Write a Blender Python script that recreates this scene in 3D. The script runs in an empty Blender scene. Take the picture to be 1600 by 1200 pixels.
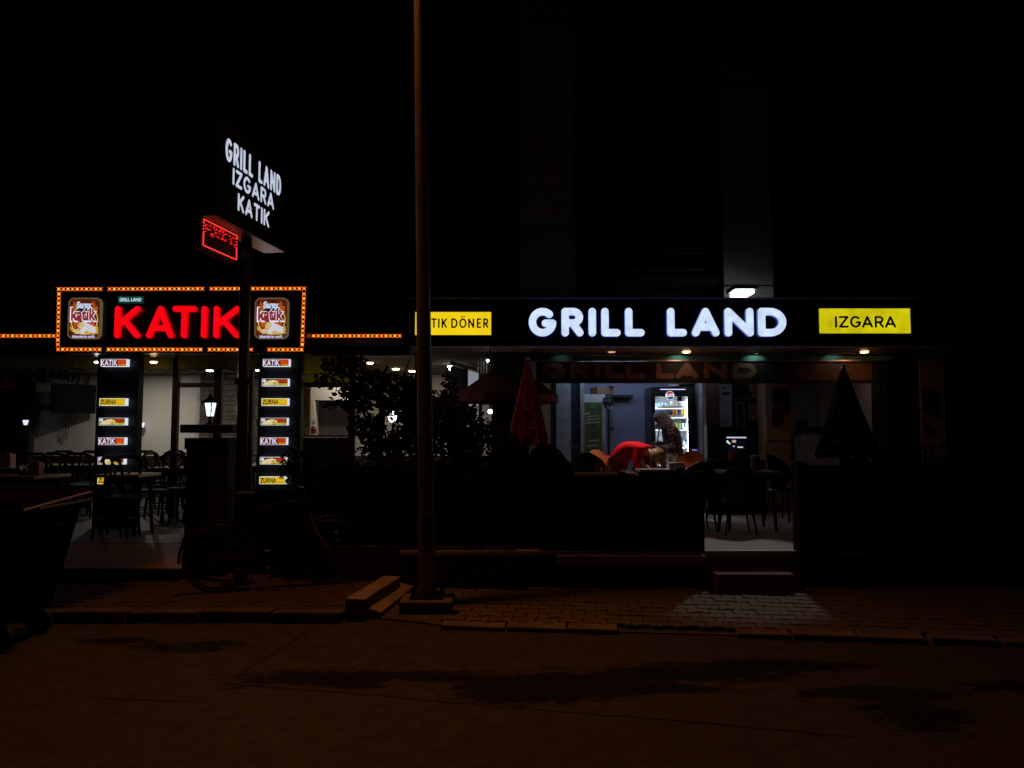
import bpy, bmesh, math, random
import numpy as np
from mathutils import Vector, Matrix
random.seed(7)
SC = bpy.context.scene
COL = SC.collection
# ------------------------------------------------------------------ camera
HOR = 680.0; F = 1200.0; CAMZ = 1.6
TH = math.atan((HOR - 600) / F)
cd = bpy.data.cameras.new("camera"); cam = bpy.data.objects.new("camera", cd); COL.objects.link(cam)
cd.sensor_width = 36; cd.lens = F / 1600 * 36; cd.clip_end = 400; cd.clip_start = 0.05
cam.location = (0, 0, CAMZ); cam.rotation_euler = (math.pi / 2 + TH, 0, 0)
SC.camera = cam
# ------------------------------------------------------------------ night sky
world = bpy.data.worlds.new("World"); SC.world = world; world.use_nodes = True
bg = world.node_tree.nodes["Background"]
bg.inputs[0].default_value = (0.35, 0.45, 1.0, 1); bg.inputs[1].default_value = 0.0006
# ------------------------------------------------------------------ street light (sodium), hangs in the lamp head of the street lamp
STREET = (-1.22, 6.93, 7.95)
ld = bpy.data.lights.new("sodium_light", 'AREA'); ld.shape = 'DISK'; ld.size = 0.3
ld.energy = 80; ld.color = (1.0, 0.285, 0.048); ld.spread = math.radians(100)
sodium = bpy.data.objects.new("sodium_light", ld); COL.objects.link(sodium); sodium.location = STREET; sodium.rotation_euler = (math.radians(-20), 0, 0)
# ------------------------------------------------------------------ exposure
SC.view_settings.view_transform = 'Standard'; SC.view_settings.look = 'None'
SC.view_settings.exposure = 0; SC.view_settings.gamma = 1; SC.view_settings.use_curve_mapping = False
SC.render.engine = 'CYCLES'
SC.cycles.use_denoising = True
SC.cycles.max_bounces = 6; SC.cycles.diffuse_bounces = 3; SC.cycles.glossy_bounces = 3
SC.cycles.transparent_max_bounces = 12; SC.cycles.sample_clamp_indirect = 3
SC.cycles.caustics_reflective = False; SC.cycles.caustics_refractive = False

# ------------------------------------------------------------------ helpers
def W(px, py, Y):
    "point of the place at depth Y that was measured at (px, py) in the photograph"
    u = (px - 800) / F; v = (600 - py) / F
    dy = math.cos(TH) - v * math.sin(TH); dz = math.sin(TH) + v * math.cos(TH)
    t = Y / dy
    return Vector((u * t, Y, CAMZ + dz * t))
def wx(px, Y, py=640): return W(px, py, Y).x
def wz(py, Y): return W(800, py, Y).z

MATS = {}
def mat(name, col, rough=0.6, metal=0.0, var=0.25, scale=6.0, bump=0.0, bscale=60.0, spec=0.5, stretch=None):
    if name in MATS: return MATS[name]
    m = bpy.data.materials.new(name); m.use_nodes = True; nt = m.node_tree; N = nt.nodes; L = nt.links
    p = N["Principled BSDF"]; p.inputs["Roughness"].default_value = rough; p.inputs["Metallic"].default_value = metal
    p.inputs["Specular IOR Level"].default_value = spec
    tc = N.new("ShaderNodeTexCoord"); src = tc.outputs["Object"]
    if stretch:
        mp = N.new("ShaderNodeMapping"); mp.inputs["Scale"].default_value = stretch; L.new(src, mp.inputs["Vector"]); src = mp.outputs[0]
    n = N.new("ShaderNodeTexNoise"); n.inputs["Scale"].default_value = scale; n.inputs["Detail"].default_value = 6; n.inputs["Roughness"].default_value = 0.65
    L.new(src, n.inputs["Vector"])
    r = N.new("ShaderNodeValToRGB"); r.color_ramp.elements[0].position = 0.3; r.color_ramp.elements[1].position = 0.72
    a = [max(0, c * (1 - var)) for c in col]; b = [min(1, c * (1 + var)) for c in col]
    r.color_ramp.elements[0].color = (*a, 1); r.color_ramp.elements[1].color = (*b, 1)
    L.new(n.outputs["Fac"], r.inputs["Fac"]); L.new(r.outputs[0], p.inputs["Base Color"])
    if bump > 0:
        n2 = N.new("ShaderNodeTexNoise"); n2.inputs["Scale"].default_value = bscale; n2.inputs["Detail"].default_value = 4
        L.new(src, n2.inputs["Vector"])
        bp = N.new("ShaderNodeBump"); bp.inputs["Strength"].default_value = bump; bp.inputs["Distance"].default_value = 0.01
        L.new(n2.outputs["Fac"], bp.inputs["Height"]); L.new(bp.outputs[0], p.inputs["Normal"])
    MATS[name] = m; return m
def em(name, col, strength=1.0, mottle=0.0, scale=8.0):
    if name in MATS: return MATS[name]
    m = bpy.data.materials.new(name); m.use_nodes = True; nt = m.node_tree; N = nt.nodes; L = nt.links
    p = N["Principled BSDF"]; p.inputs["Base Color"].default_value = (*[min(1, c * 0.5) for c in col], 1); p.inputs["Roughness"].default_value = 0.4
    p.inputs["Emission Color"].default_value = (*col, 1); p.inputs["Emission Strength"].default_value = strength
    if mottle:
        tc = N.new("ShaderNodeTexCoord"); n = N.new("ShaderNodeTexNoise"); n.inputs["Scale"].default_value = scale; n.inputs["Detail"].default_value = 2
        L.new(tc.outputs["Object"], n.inputs["Vector"])
        mr = N.new("ShaderNodeMapRange"); mr.inputs[1].default_value = 0.3; mr.inputs[2].default_value = 0.7
        mr.inputs[3].default_value = strength * (1 - mottle); mr.inputs[4].default_value = strength * (1 + mottle)
        L.new(n.outputs["Fac"], mr.inputs[0]); L.new(mr.outputs[0], p.inputs["Emission Strength"])
    MATS[name] = m; return m
def glass(name, gloss=0.05):
    if name in MATS: return MATS[name]
    m = bpy.data.materials.new(name); m.use_nodes = True; nt = m.node_tree; N = nt.nodes; L = nt.links
    N.remove(N["Principled BSDF"]); t = N.new("ShaderNodeBsdfTransparent"); g = N.new("ShaderNodeBsdfGlossy"); g.inputs["Roughness"].default_value = 0.02
    mx = N.new("ShaderNodeMixShader"); mx.inputs[0].default_value = gloss
    L.new(t.outputs[0], mx.inputs[1]); L.new(g.outputs[0], mx.inputs[2]); L.new(mx.outputs[0], N["Material Output"].inputs[0])
    MATS[name] = m; return m

def link(name, me, parent=None):
    o = bpy.data.objects.new(name, me); COL.objects.link(o)
    if parent is not None: adopt(o, parent)
    return o
def rest(o):
    m = Matrix.Translation(o.location) @ o.rotation_euler.to_matrix().to_4x4()
    return m
def adopt(o, parent):
    o.parent = parent
    if parent.type == 'EMPTY': o.matrix_parent_inverse = rest(parent).inverted()
class MB:
    def __init__(s): s.bm = bmesh.new(); s.mi = 0; s.n = 0
    def _fin(s):
        s.bm.faces.ensure_lookup_table()
        for f in s.bm.faces[s.n:]: f.material_index = s.mi
        s.n = len(s.bm.faces)
        return s
    def box(s, c, d, rz=0.0, R=None):
        M = Matrix.Translation(c) @ (R.to_4x4() if R is not None else Matrix.Rotation(rz, 4, 'Z')) @ Matrix.Diagonal((*d, 1))
        bmesh.ops.create_cube(s.bm, size=1, matrix=M); return s._fin()
    def span(s, x0, x1, y0, y1, z0, z1):
        return s.box(((x0 + x1) / 2, (y0 + y1) / 2, (z0 + z1) / 2), (abs(x1 - x0), abs(y1 - y0), abs(z1 - z0)))
    def cyl(s, p, q, r1, r2=None, n=12):
        p, q = Vector(p), Vector(q); d = q - p
        M = Matrix.Translation((p + q) / 2) @ d.to_track_quat('Z', 'Y').to_matrix().to_4x4()
        bmesh.ops.create_cone(s.bm, cap_ends=True, segments=n, radius1=r1, radius2=r1 if r2 is None else r2, depth=d.length, matrix=M); return s._fin()
    def ball(s, c, r, sc=(1, 1, 1), u=12, v=8, R=None):
        M = Matrix.Translation(c) @ (R.to_4x4() if R is not None else Matrix.Identity(4)) @ Matrix.Diagonal((r * sc[0], r * sc[1], r * sc[2], 1))
        bmesh.ops.create_uvsphere(s.bm, u_segments=u, v_segments=v, radius=1, matrix=M); return s._fin()
    def prism(s, pts, vec):
        vec = Vector(vec); a = [s.bm.verts.new(p) for p in pts]; b = [s.bm.verts.new(Vector(p) + vec) for p in pts]
        s.bm.faces.new(a); s.bm.faces.new(b[::-1]); k = len(a)
        for i in range(k): s.bm.faces.new((a[(i + 1) % k], a[i], b[i], b[(i + 1) % k]))
        return s._fin()
    def poly(s, pts):
        s.bm.faces.new([s.bm.verts.new(p) for p in pts]); return s._fin()
    def lathe(s, prof, c=(0, 0, 0), n=16, sx=1, sy=1):
        rings = []
        for r, z in prof:
            rings.append([s.bm.verts.new((c[0] + r * sx * math.cos(2 * math.pi * i / n), c[1] + r * sy * math.sin(2 * math.pi * i / n), c[2] + z)) for i in range(n)])
        for a, b in zip(rings, rings[1:]):
            for i in range(n): s.bm.faces.new((a[i], a[(i + 1) % n], b[(i + 1) % n], b[i]))
        s.bm.faces.new(rings[0][::-1]); s.bm.faces.new(rings[-1]); return s._fin()
    def tube(s, pts, r, n=6, r2=None):
        pts = [Vector(p) for p in pts]; prev = None; k = len(pts)
        for i, p in enumerate(pts):
            d = (pts[min(i + 1, k - 1)] - pts[max(i - 1, 0)]).normalized(); q = d.to_track_quat('Z', 'Y')
            rr = r if r2 is None else r + (r2 - r) * i / (k - 1)
            ring = [s.bm.verts.new(p + q @ Vector((rr * math.cos(2 * math.pi * j / n), rr * math.sin(2 * math.pi * j / n), 0))) for j in range(n)]
            if prev:
                # best twist match
                o = min(range(n), key=lambda t: (ring[t].co - prev[0].co).length)
                ring = ring[o:] + ring[:o]
                for j in range(n): s.bm.faces.new((prev[j], prev[(j + 1) % n], ring[(j + 1) % n], ring[j]))
            else: s.bm.faces.new(ring[::-1])
            prev = ring
        s.bm.faces.new(prev); return s._fin()
    def torus(s, c, R, r, ax=(0, 0, 1), n=28, m=6):
        q = Vector(ax).to_track_quat('Z', 'Y'); c = Vector(c); g = []
        for i in range(n):
            a = 2 * math.pi * i / n
            g.append([s.bm.verts.new(c + q @ Vector(((R + r * math.cos(b)) * math.cos(a), (R + r * math.cos(b)) * math.sin(a), r * math.sin(b)))) for b in [2 * math.pi * j / m for j in range(m)]])
        for i in range(n):
            for j in range(m): s.bm.faces.new((g[i][j], g[(i + 1) % n][j], g[(i + 1) % n][(j + 1) % m], g[i][(j + 1) % m]))
        return s._fin()
    def out(s, name, mats, parent=None, smooth=False, bev=0.0, keep=False):
        bmesh.ops.recalc_face_normals(s.bm, faces=s.bm.faces)
        me = bpy.data.meshes.new(name); s.bm.to_mesh(me); s.bm.free()
        for m in (mats if isinstance(mats, (list, tuple)) else [mats]): me.materials.append(m)
        if smooth: me.shade_smooth()
        o = link(name, me, parent)
        if bev:
            b = o.modifiers.new("bevel", 'BEVEL'); b.width = bev; b.segments = 2; b.limit_method = 'ANGLE'
        return o
def tag(o, label=None, cat=None, group=None, kind=None):
    if label: o["label"] = label
    if cat: o["category"] = cat
    if group: o["group"] = group
    if kind: o["kind"] = kind
    return o
def thing(name, label, cat, loc=(0, 0, 0), group=None, rz=0.0):
    o = bpy.data.objects.new(name, None); COL.objects.link(o); o.empty_display_size = 0.1
    o.location = loc; o.rotation_euler = (0, 0, rz)
    return tag(o, label, cat, group)
def copy_tree(root, loc, rz, label=None, group=None, scale=None):
    def rec(o, par):
        c = o.copy(); COL.objects.link(c)
        if par is not None: c.parent = par
        for ch in o.children: rec(ch, c)
        return c
    r = rec(root, None); r.location = loc; r.rotation_euler = (0, 0, rz)
    if label: r["label"] = label
    if group: r["group"] = group
    if scale: r.scale = (scale,) * 3
    return r
def part(name, m, parent, c, d, rz=0.0, bev=0.0, label=None):
    o = MB().box(c, d, rz).out(name, m, parent, bev=bev)
    if label: o["label"] = label
    return o
def dup(o, parent=None, loc=None):
    "another piece that shares its mesh"
    c = o.copy(); COL.objects.link(c)
    if parent is not None: adopt(c, parent)
    if loc is not None: c.location = loc
    return c

# ------------------------------------------------------------------ rounded stroke lettering
def arc(cx, cy, rx, ry, a0, a1, n=14):
    return [(cx + rx * math.cos(math.radians(a0 + (a1 - a0) * i / n)), cy + ry * math.sin(math.radians(a0 + (a1 - a0) * i / n))) for i in range(n + 1)]
GL = {
 'A': [[(0, 0), (.5, 1), (1, 0)], [(.2, .27), (.8, .27)]],
 'D': [[(0, 0), (0, 1), (.4, 1)] + arc(.4, .5, .6, .5, 90, -90) + [(0, 0)]],
 'E': [[(1, 1), (0, 1), (0, 0), (1, 0)], [(0, .5), (.85, .5)]],
 'G': [arc(.5, .5, .5, .5, 48, 354, 26) + [(.64, .45)]],
 'I': [[(.5, 0), (.5, 1)]],
 'K': [[(0, 0), (0, 1)], [(1, 1), (0, .38)], [(.32, .58), (1, 0)]],
 'L': [[(0, 1), (0, 0), (1, 0)]],
 'M': [[(0, 0), (0, 1), (.5, .3), (1, 1), (1, 0)]],
 'N': [[(0, 0), (0, 1), (1, 0), (1, 1)]],
 'O': [arc(.5, .5, .5, .5, 0, 360, 28)],
 'Ö': [arc(.5, .5, .5, .5, 0, 360, 28), [(.3, 1.3), (.3, 1.3)], [(.7, 1.3), (.7, 1.3)]],
 'R': [[(0, 0), (0, 1), (.55, 1)] + arc(.55, .73, .42, .27, 90, -90) + [(0, .46)], [(.5, .46), (1, 0)]],
 'S': [arc(.5, .74, .46, .26, 35, 270, 14) + arc(.5, .25, .48, .25, 90, -145, 14)],
 'T': [[(0, 1), (1, 1)], [(.5, 1), (.5, 0)]],
 'U': [[(0, 1), (0, .4)] + arc(.5, .4, .5, .4, 180, 360, 14) + [(1, 1)]],
 'Ü': [[(0, 1), (0, .4)] + arc(.5, .4, .5, .4, 180, 360, 14) + [(1, 1)], [(.3, 1.35), (.3, 1.35)], [(.7, 1.35), (.7, 1.35)]],
 'Y': [[(0, 1), (.5, .5), (1, 1)], [(.5, .5), (.5, 0)]],
 'Z': [[(0, 1), (1, 1), (0, 0), (1, 0)]],
}
GW = {'A': 1.0, 'D': .85, 'E': .68, 'G': .98, 'I': 0.0, 'K': .82, 'L': .62, 'M': 1.05, 'N': .9, 'O': 1.0, 'Ö': 1.0, 'R': .78, 'S': .75, 'T': .85, 'U': .82, 'Ü': .82, 'Y': .85, 'Z': .78}
def glyph_faces(ch, w, h, t, N=30):
    "front-face cells of one letter: list of 2D polygons and outline edges"
    segs = []
    for st in GL[ch]:
        P = [(t / 2 + x * (w - t), t / 2 + y * (h - t)) for x, y in st]
        segs += list(zip(P, P[1:]))
    A = np.array([s[0] for s in segs]); B = np.array([s[1] for s in segs])
    c = h / N; x0, y0 = -c * 1.5, -c * 1.5
    top = max(max(a[1], b[1]) for a, b in segs) + t
    nx = int((w + 3 * c) / c) + 2; ny = int((top + 2 * c) / c) + 2
    X, Y = np.meshgrid(x0 + c * np.arange(nx), y0 + c * np.arange(ny))
    Pm = np.stack([X.ravel(), Y.ravel()], 1); d = np.full(len(Pm), 1e9)
    for a, b in zip(A, B):
        ab = b - a; L2 = ab @ ab
        k = np.clip(((Pm - a) @ ab) / L2, 0, 1) if L2 > 1e-12 else np.zeros(len(Pm))
        d = np.minimum(d, np.hypot(*(Pm - (a + k[:, None] * ab)).T))
    d = (d - t / 2).reshape(ny, nx)
    verts = []; key = {}
    def vid(k, p):
        if k not in key: key[k] = len(verts); verts.append(p)
        return key[k]
    def cut(i, j, i2, j2):
        k = ('e', min((i, j), (i2, j2)), max((i, j), (i2, j2)))
        da, db = d[j, i], d[j2, i2]; f = da / (da - db)
        return vid(k, (x0 + c * (i + f * (i2 - i)), y0 + c * (j + f * (j2 - j))))
    faces = []
    for j in range(ny - 1):
        for i in range(nx - 1):
            cs = [(i, j), (i + 1, j), (i + 1, j + 1), (i, j + 1)]
            ins = [d[q[1], q[0]] < 0 for q in cs]
            if not any(ins): continue
            f = []
            for k in range(4):
                a, b = cs[k], cs[(k + 1) % 4]
                if ins[k]: f.append(vid(a, (x0 + c * a[0], y0 + c * a[1])))
                if ins[k] != ins[(k + 1) % 4]: f.append(cut(*a, *b))
            if len(f) >= 3: faces.append(f)
    return verts, faces
def letter(ch, w, h, t, O, R, U, depth, mats, parent, N=30, name="letter"):
    "one letter standing proud of its board; front and sides"
    V, Fc = glyph_faces(ch, w, h, t, N)
    O, R, U = Vector(O), Vector(R).normalized(), Vector(U).normalized(); Nn = R.cross(U)
    bm = bmesh.new(); vs = [bm.verts.new(O + R * x + U * y + Nn * depth) for x, y in V]; fs = []
    for f in Fc:
        try: fs.append(bm.faces.new([vs[i] for i in f]))
        except ValueError: pass
    bd = [e for e in bm.edges if len(e.link_faces) == 1]
    back = {}
    for e in bd:
        lp = e.link_loops[0]; a, b = lp.vert, lp.link_loop_next.vert
        for v in (a, b):
            if v not in back: back[v] = bm.verts.new(v.co - Nn * depth)
        f = bm.faces.new((b, a, back[a], back[b])); f.material_index = 1 if len(mats) > 1 else 0
    me = bpy.data.meshes.new(name); bm.to_mesh(me); bm.free()
    for m in mats: me.materials.append(m)
    return link(name, me, parent)
def word(s, width, h, t, O, R, U, depth, mats, parent, gap=.35, N=22, name="letter"):
    "spread a word over a given width"
    O, R, U = Vector(O), Vector(R).normalized(), Vector(U).normalized()
    nat = sum((GW[c] * (h - t) + t) if c != ' ' else 0.55 * h for c in s) + gap * h * 0.5 * (len(s) - 1)
    k = width / nat; x = 0; res = []
    for c in s:
        w = ((GW[c] * (h - t) + t) if c != ' ' else 0.55 * h) * (k if c != 'I' else 1)
        if c == 'I': w = t
        if c != ' ': res.append(letter(c, w, h, t, O + R * x, R, U, depth, mats, parent, N, name))
        x += w + gap * h * 0.5 * k
    return res
def print_text(s, O, R, U, width, h, m, parent, lift, name="print", bold=0.0, shear=0.0, italic=0.0):
    "small flat print: text mesh, fitted to width x height, in one piece"
    cu = bpy.data.curves.new("t", 'FONT'); cu.body = s; cu.offset = bold; cu.shear = shear; cu.resolution_u = 4
    ob = bpy.data.objects.new("t", cu); COL.objects.link(ob); dg = bpy.context.evaluated_depsgraph_get(); dg.update()
    me = bpy.data.meshes.new_from_object(ob.evaluated_get(dg)); bpy.data.objects.remove(ob); bpy.data.curves.remove(cu)
    xs = [v.co.x for v in me.vertices]; ys = [v.co.y for v in me.vertices]
    x0, x1, y0, y1 = min(xs), max(xs), min(ys), max(ys)
    O, R, U = Vector(O), Vector(R).normalized(), Vector(U).normalized(); Nn = R.cross(U)
    for v in me.vertices:
        v.co = O + R * ((v.co.x - x0) / (x1 - x0) * width) + U * ((v.co.y - y0) / (y1 - y0) * h) + Nn * lift
    me.materials.clear(); me.materials.append(m); me.name = name
    return link(name, me, parent)
def rrect(x0, x1, z0, z1, r, n=5):
    P = []
    for cx, cz, a in ((x1 - r, z1 - r, 0), (x0 + r, z1 - r, 90), (x0 + r, z0 + r, 180), (x1 - r, z0 + r, 270)):
        P += [(cx + r * math.cos(math.radians(a + 90 * i / n)), cz + r * math.sin(math.radians(a + 90 * i / n))) for i in range(n + 1)]
    return P
XR, ZU = Vector((1, 0, 0)), Vector((0, 0, 1))
def face_px(pts, Y): return [W(px, py, Y) for px, py in pts]
def plate(name, m, parent, px0, px1, py0, py1, Y, th=0.004, bev=0.0):
    "flat upright plate facing the street"
    a, b = W(px0, py1, Y), W(px1, py0, Y)
    return part(name, m, parent, ((a.x + b.x) / 2, Y + th / 2, (a.z + b.z) / 2), (b.x - a.x, th, b.z - a.z), bev=bev)
# ------------------------------------------------------------------ materials
M_asph = mat("asphalt", (.052, .050, .047), .8, var=.35, scale=9, bump=.55, bscale=140)
M_conc = mat("concrete", (.22, .21, .19), .85, var=.3, scale=5, bump=.4, bscale=70)
M_kerb = mat("kerb_concrete", (.28, .255, .225), .85, var=.35, scale=7, bump=.5, bscale=60)
M_paver = mat("paver_concrete", (.135, .125, .11), .75, var=.45, spec=.25, scale=2.3, bump=.4, bscale=90)
M_walkway = mat("worn_walkway", (.075, .068, .062), .85, var=.35, scale=4, bump=.5, bscale=45)
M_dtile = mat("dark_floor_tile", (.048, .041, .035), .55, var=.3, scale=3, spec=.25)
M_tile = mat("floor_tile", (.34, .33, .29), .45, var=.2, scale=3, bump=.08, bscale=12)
M_deck = mat("deck_board", (.20, .13, .09), .5, var=.4, scale=5, bump=.3, bscale=30, stretch=(1, 14, 14))
M_white = mat("white_wall_paint", (.62, .60, .57), .8, var=.06, scale=2, bump=.08, bscale=80)
M_plaster = mat("grey_plaster", (.36, .34, .31), .9, var=.15, scale=9, bump=.9, bscale=120)
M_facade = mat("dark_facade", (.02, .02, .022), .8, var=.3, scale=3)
M_black = mat("black_composite", (.008, .008, .010), .32, var=.2, scale=4)
M_matt = mat("black_matt", (.010, .010, .011), .7, var=.3, scale=8)
M_brown = mat("dark_brown_frame", (.030, .017, .012), .45, var=.3, scale=8)
M_alu = mat("aluminium_trim", (.55, .56, .58), .35, metal=.9, var=.1)
M_steel = mat("painted_steel_pole", (.36, .33, .30), .45, metal=.0, var=.3, scale=7, bump=.15, bscale=30)
M_dsteel = mat("dark_steel", (.10, .10, .105), .25, metal=.8, var=.3, scale=9)
M_wood = mat("brown_wood", (.16, .075, .035), .5, var=.45, scale=4, bump=.15, bscale=25, stretch=(10, 10, 1))
M_dwood = mat("dark_stained_wood", (.012, .008, .006), .65, spec=.2, var=.4, scale=5, bump=.25, bscale=30, stretch=(1, 10, 10))
M_olive = mat("olive_awning_cloth", (.24, .22, .035), .85, var=.2, scale=12)
_nt = M_olive.node_tree; _tr = _nt.nodes.new("ShaderNodeBsdfTranslucent"); _tr.inputs[0].default_value = (.42, .41, .10, 1); _mx = _nt.nodes.new("ShaderNodeMixShader"); _mx.inputs[0].default_value = .55
_nt.links.new(_nt.nodes["Principled BSDF"].outputs[0], _mx.inputs[1]); _nt.links.new(_tr.outputs[0], _mx.inputs[2]); _nt.links.new(_mx.outputs[0], _nt.nodes["Material Output"].inputs[0])
M_stone = mat("slate_cladding", (.085, .070, .058), .8, var=.45, scale=5, bump=.6, bscale=40)
M_bluew = mat("blue_grey_paint", (.22, .245, .37), .8, var=.08, scale=2)
M_pink = mat("pale_pink_plaster", (.42, .36, .35), .85, var=.1, scale=3)
M_ceil = mat("ceiling_paint", (.20, .165, .11), .9, var=.12, scale=2)
M_soffit = mat("brown_soffit", (.16, .10, .065), .6, var=.25, scale=3, stretch=(1, 8, 1))
M_redcloth = mat("red_parasol_cloth", (.22, .028, .014), .85, var=.3, scale=7, bump=.2, bscale=60)
M_dcloth = mat("dark_parasol_cloth", (.012, .010, .012), .9, var=.3, scale=8)
M_orangeprint = mat("orange_print", (.40, .13, .03), .8, var=.2)
M_leaf = mat("leaf_green", (.018, .025, .011), .8, spec=.1, var=.5, scale=14)
M_leaf2 = mat("hedge_leaf", (.013, .019, .008), .85, spec=.08, var=.5, scale=14)
M_bark = mat("bark", (.05, .038, .028), .9, var=.4, scale=20, bump=.6, bscale=40)
M_tv = mat("screen_black", (.0025, .0025, .003), .5, var=.1, spec=.06)
M_seam = mat("seam_tar", (.010, .009, .009), .7, var=.3, scale=30)
M_plinth = mat("plinth_concrete", (.16, .145, .13), .9, var=.35, scale=8, bump=.5, bscale=50)
G = glass("window_glass", .045)
E_white = em("letter_white", (.64, .77, 1.0), .98, mottle=.14, scale=9)
E_whiteS = em("letter_white_side", (.18, .30, 1.0), .55)
E_pyl = em("pylon_letter_white", (.56, .64, .80), .88, mottle=.08, scale=14); E_pylS = em("pylon_letter_side", (.2, .25, .4), .25)
E_red = em("letter_red", (1.0, .001, .008), .95)
E_redS = em("letter_red_side", (1.0, .001, .004), .55)
E_yel = em("yellow_panel_warm", (.88, .62, .008), 1.0, mottle=.10, scale=3)
E_yel2 = em("yellow_panel_lime", (.70, .62, .004), .82, mottle=.18, scale=5)
E_a1 = em("amber_bright", (1.0, .27, .035), 2.2); E_a2 = em("amber_mid", (1.0, .21, .022), 1.5); E_a3 = em("amber_corner", (1.0, .14, .010), 1.2)
M_mod = mat("amber_module_base", (.03, .004, .002), .6)
E_side = em("lightbox_side", (.78, .86, 1.0), .85)
E_warm = em("warm_lamp", (1.0, .62, .30), 30); E_cool = em("cool_lamp", (.82, .90, 1.0), 30)
E_bulb = em("white_bulb", (.92, .95, 1.0), 9)
E_flood = em("floodlight_lens", (.80, 1.0, .93), 13)
E_flame = em("amber_flame_bulb", (1.0, .33, .05), 5)

# ------------------------------------------------------------------ ground and road
g = MB().span(-120, 120, -60, 160, -.5, -.03).out("ground", M_conc); tag(g, kind="structure")
def road_material():
    m = mat("road_asphalt", (.060, .056, .051), .85, var=.34, scale=7, bump=1.0, bscale=170, spec=.18)
    nt = m.node_tree; N = nt.nodes; L = nt.links; p = N["Principled BSDF"]
    base = p.inputs["Base Color"].links[0].from_socket
    tc = N.new("ShaderNodeTexCoord")
    nz = N.new("ShaderNodeTexNoise"); nz.inputs["Scale"].default_value = 3.6; nz.inputs["Detail"].default_value = 9; nz.inputs["Roughness"].default_value = .78
    mpn = N.new("ShaderNodeMapping"); mpn.inputs["Scale"].default_value = (.7, 1.6, 1); L.new(tc.outputs["Object"], mpn.inputs["Vector"]); L.new(mpn.outputs[0], nz.inputs["Vector"])
    acc = None
    # wet patches: centre and radius in metres
    for cx, cy, rx, ry in ((-1.25, 5.17, .62, .10), (-.55, 5.22, .5, .07), (.35, 5.08, .75, .15), (.1, 4.85, .42, .10), (1.15, 5.28, .75, .10), (1.75, 5.45, .65, .09), (2.30, 4.88, .45, .08), (2.32, 4.52, .26, .16), (-2.45, 5.95, .42, .09), (-3.1, 6.1, .3, .05), (3.3, 5.0, .4, .07), (.9, 4.98, .5, .06)):
        sb = N.new("ShaderNodeVectorMath"); sb.operation = 'SUBTRACT'; sb.inputs[1].default_value = (cx, cy, 0); L.new(tc.outputs["Object"], sb.inputs[0])
        dv = N.new("ShaderNodeVectorMath"); dv.operation = 'MULTIPLY'; dv.inputs[1].default_value = (1 / rx, .55 / ry, 0); L.new(sb.outputs[0], dv.inputs[0])
        ln = N.new("ShaderNodeVectorMath"); ln.operation = 'LENGTH'; L.new(dv.outputs[0], ln.inputs[0])
        if acc is None: acc = ln.outputs["Value"]
        else:
            mn = N.new("ShaderNodeMath"); mn.operation = 'SMOOTH_MIN'; mn.inputs[2].default_value = .25; L.new(acc, mn.inputs[0]); L.new(ln.outputs["Value"], mn.inputs[1]); acc = mn.outputs[0]
    ad = N.new("ShaderNodeMath"); ad.operation = 'MULTIPLY_ADD'; nz2 = N.new("ShaderNodeTexNoise"); nz2.inputs["Scale"].default_value = 16; nz2.inputs["Detail"].default_value = 6; L.new(mpn.outputs[0], nz2.inputs["Vector"])
    nm = N.new("ShaderNodeMath"); nm.operation = 'MULTIPLY_ADD'; L.new(nz2.outputs["Fac"], nm.inputs[0]); nm.inputs[1].default_value = .55; L.new(nz.outputs["Fac"], nm.inputs[2])
    nd = N.new("ShaderNodeMath"); nd.operation = 'SUBTRACT'; L.new(nm.outputs[0], nd.inputs[0]); nd.inputs[1].default_value = .275
    L.new(nd.outputs[0], ad.inputs[0]); ad.inputs[1].default_value = -3.2; L.new(acc, ad.inputs[2])
    mr = N.new("ShaderNodeMapRange"); mr.inputs[1].default_value = -.78; mr.inputs[2].default_value = -.42; mr.inputs[3].default_value = 1; mr.inputs[4].default_value = 0; L.new(ad.outputs[0], mr.inputs[0])
    mx = N.new("ShaderNodeMix"); mx.data_type = 'RGBA'; L.new(mr.outputs[0], mx.inputs["Factor"]); L.new(base, mx.inputs[6]); mx.inputs[7].default_value = (.006, .006, .006, 1)
    sp = N.new("ShaderNodeTexNoise"); sp.inputs["Scale"].default_value = 130; sp.inputs["Detail"].default_value = 3; L.new(tc.outputs["Object"], sp.inputs["Vector"])
    sr = N.new("ShaderNodeMapRange"); sr.inputs[1].default_value = .3; sr.inputs[2].default_value = .7; sr.inputs[3].default_value = .2; sr.inputs[4].default_value = 2.0; L.new(sp.outputs["Fac"], sr.inputs[0])
    ml = N.new("ShaderNodeVectorMath"); ml.operation = 'SCALE'; L.new(mx.outputs[2], ml.inputs[0]); L.new(sr.outputs[0], ml.inputs["Scale"])
    L.new(ml.outputs[0], p.inputs["Base Color"])
    # broad worn and dusty zones
    mr2 = N.new("ShaderNodeMapRange"); mr2.inputs[3].default_value = .82; mr2.inputs[4].default_value = .75; L.new(mr.outputs[0], mr2.inputs[0]); L.new(mr2.outputs[0], p.inputs["Roughness"])
    return m
M_road = road_material()
rd = MB().poly([(-60, -12, 0), (60, -12, 0), (60, 7.0, 0), (-60, 7.0, 0)]).out("road", M_road); tag(rd, kind="structure")
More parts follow.
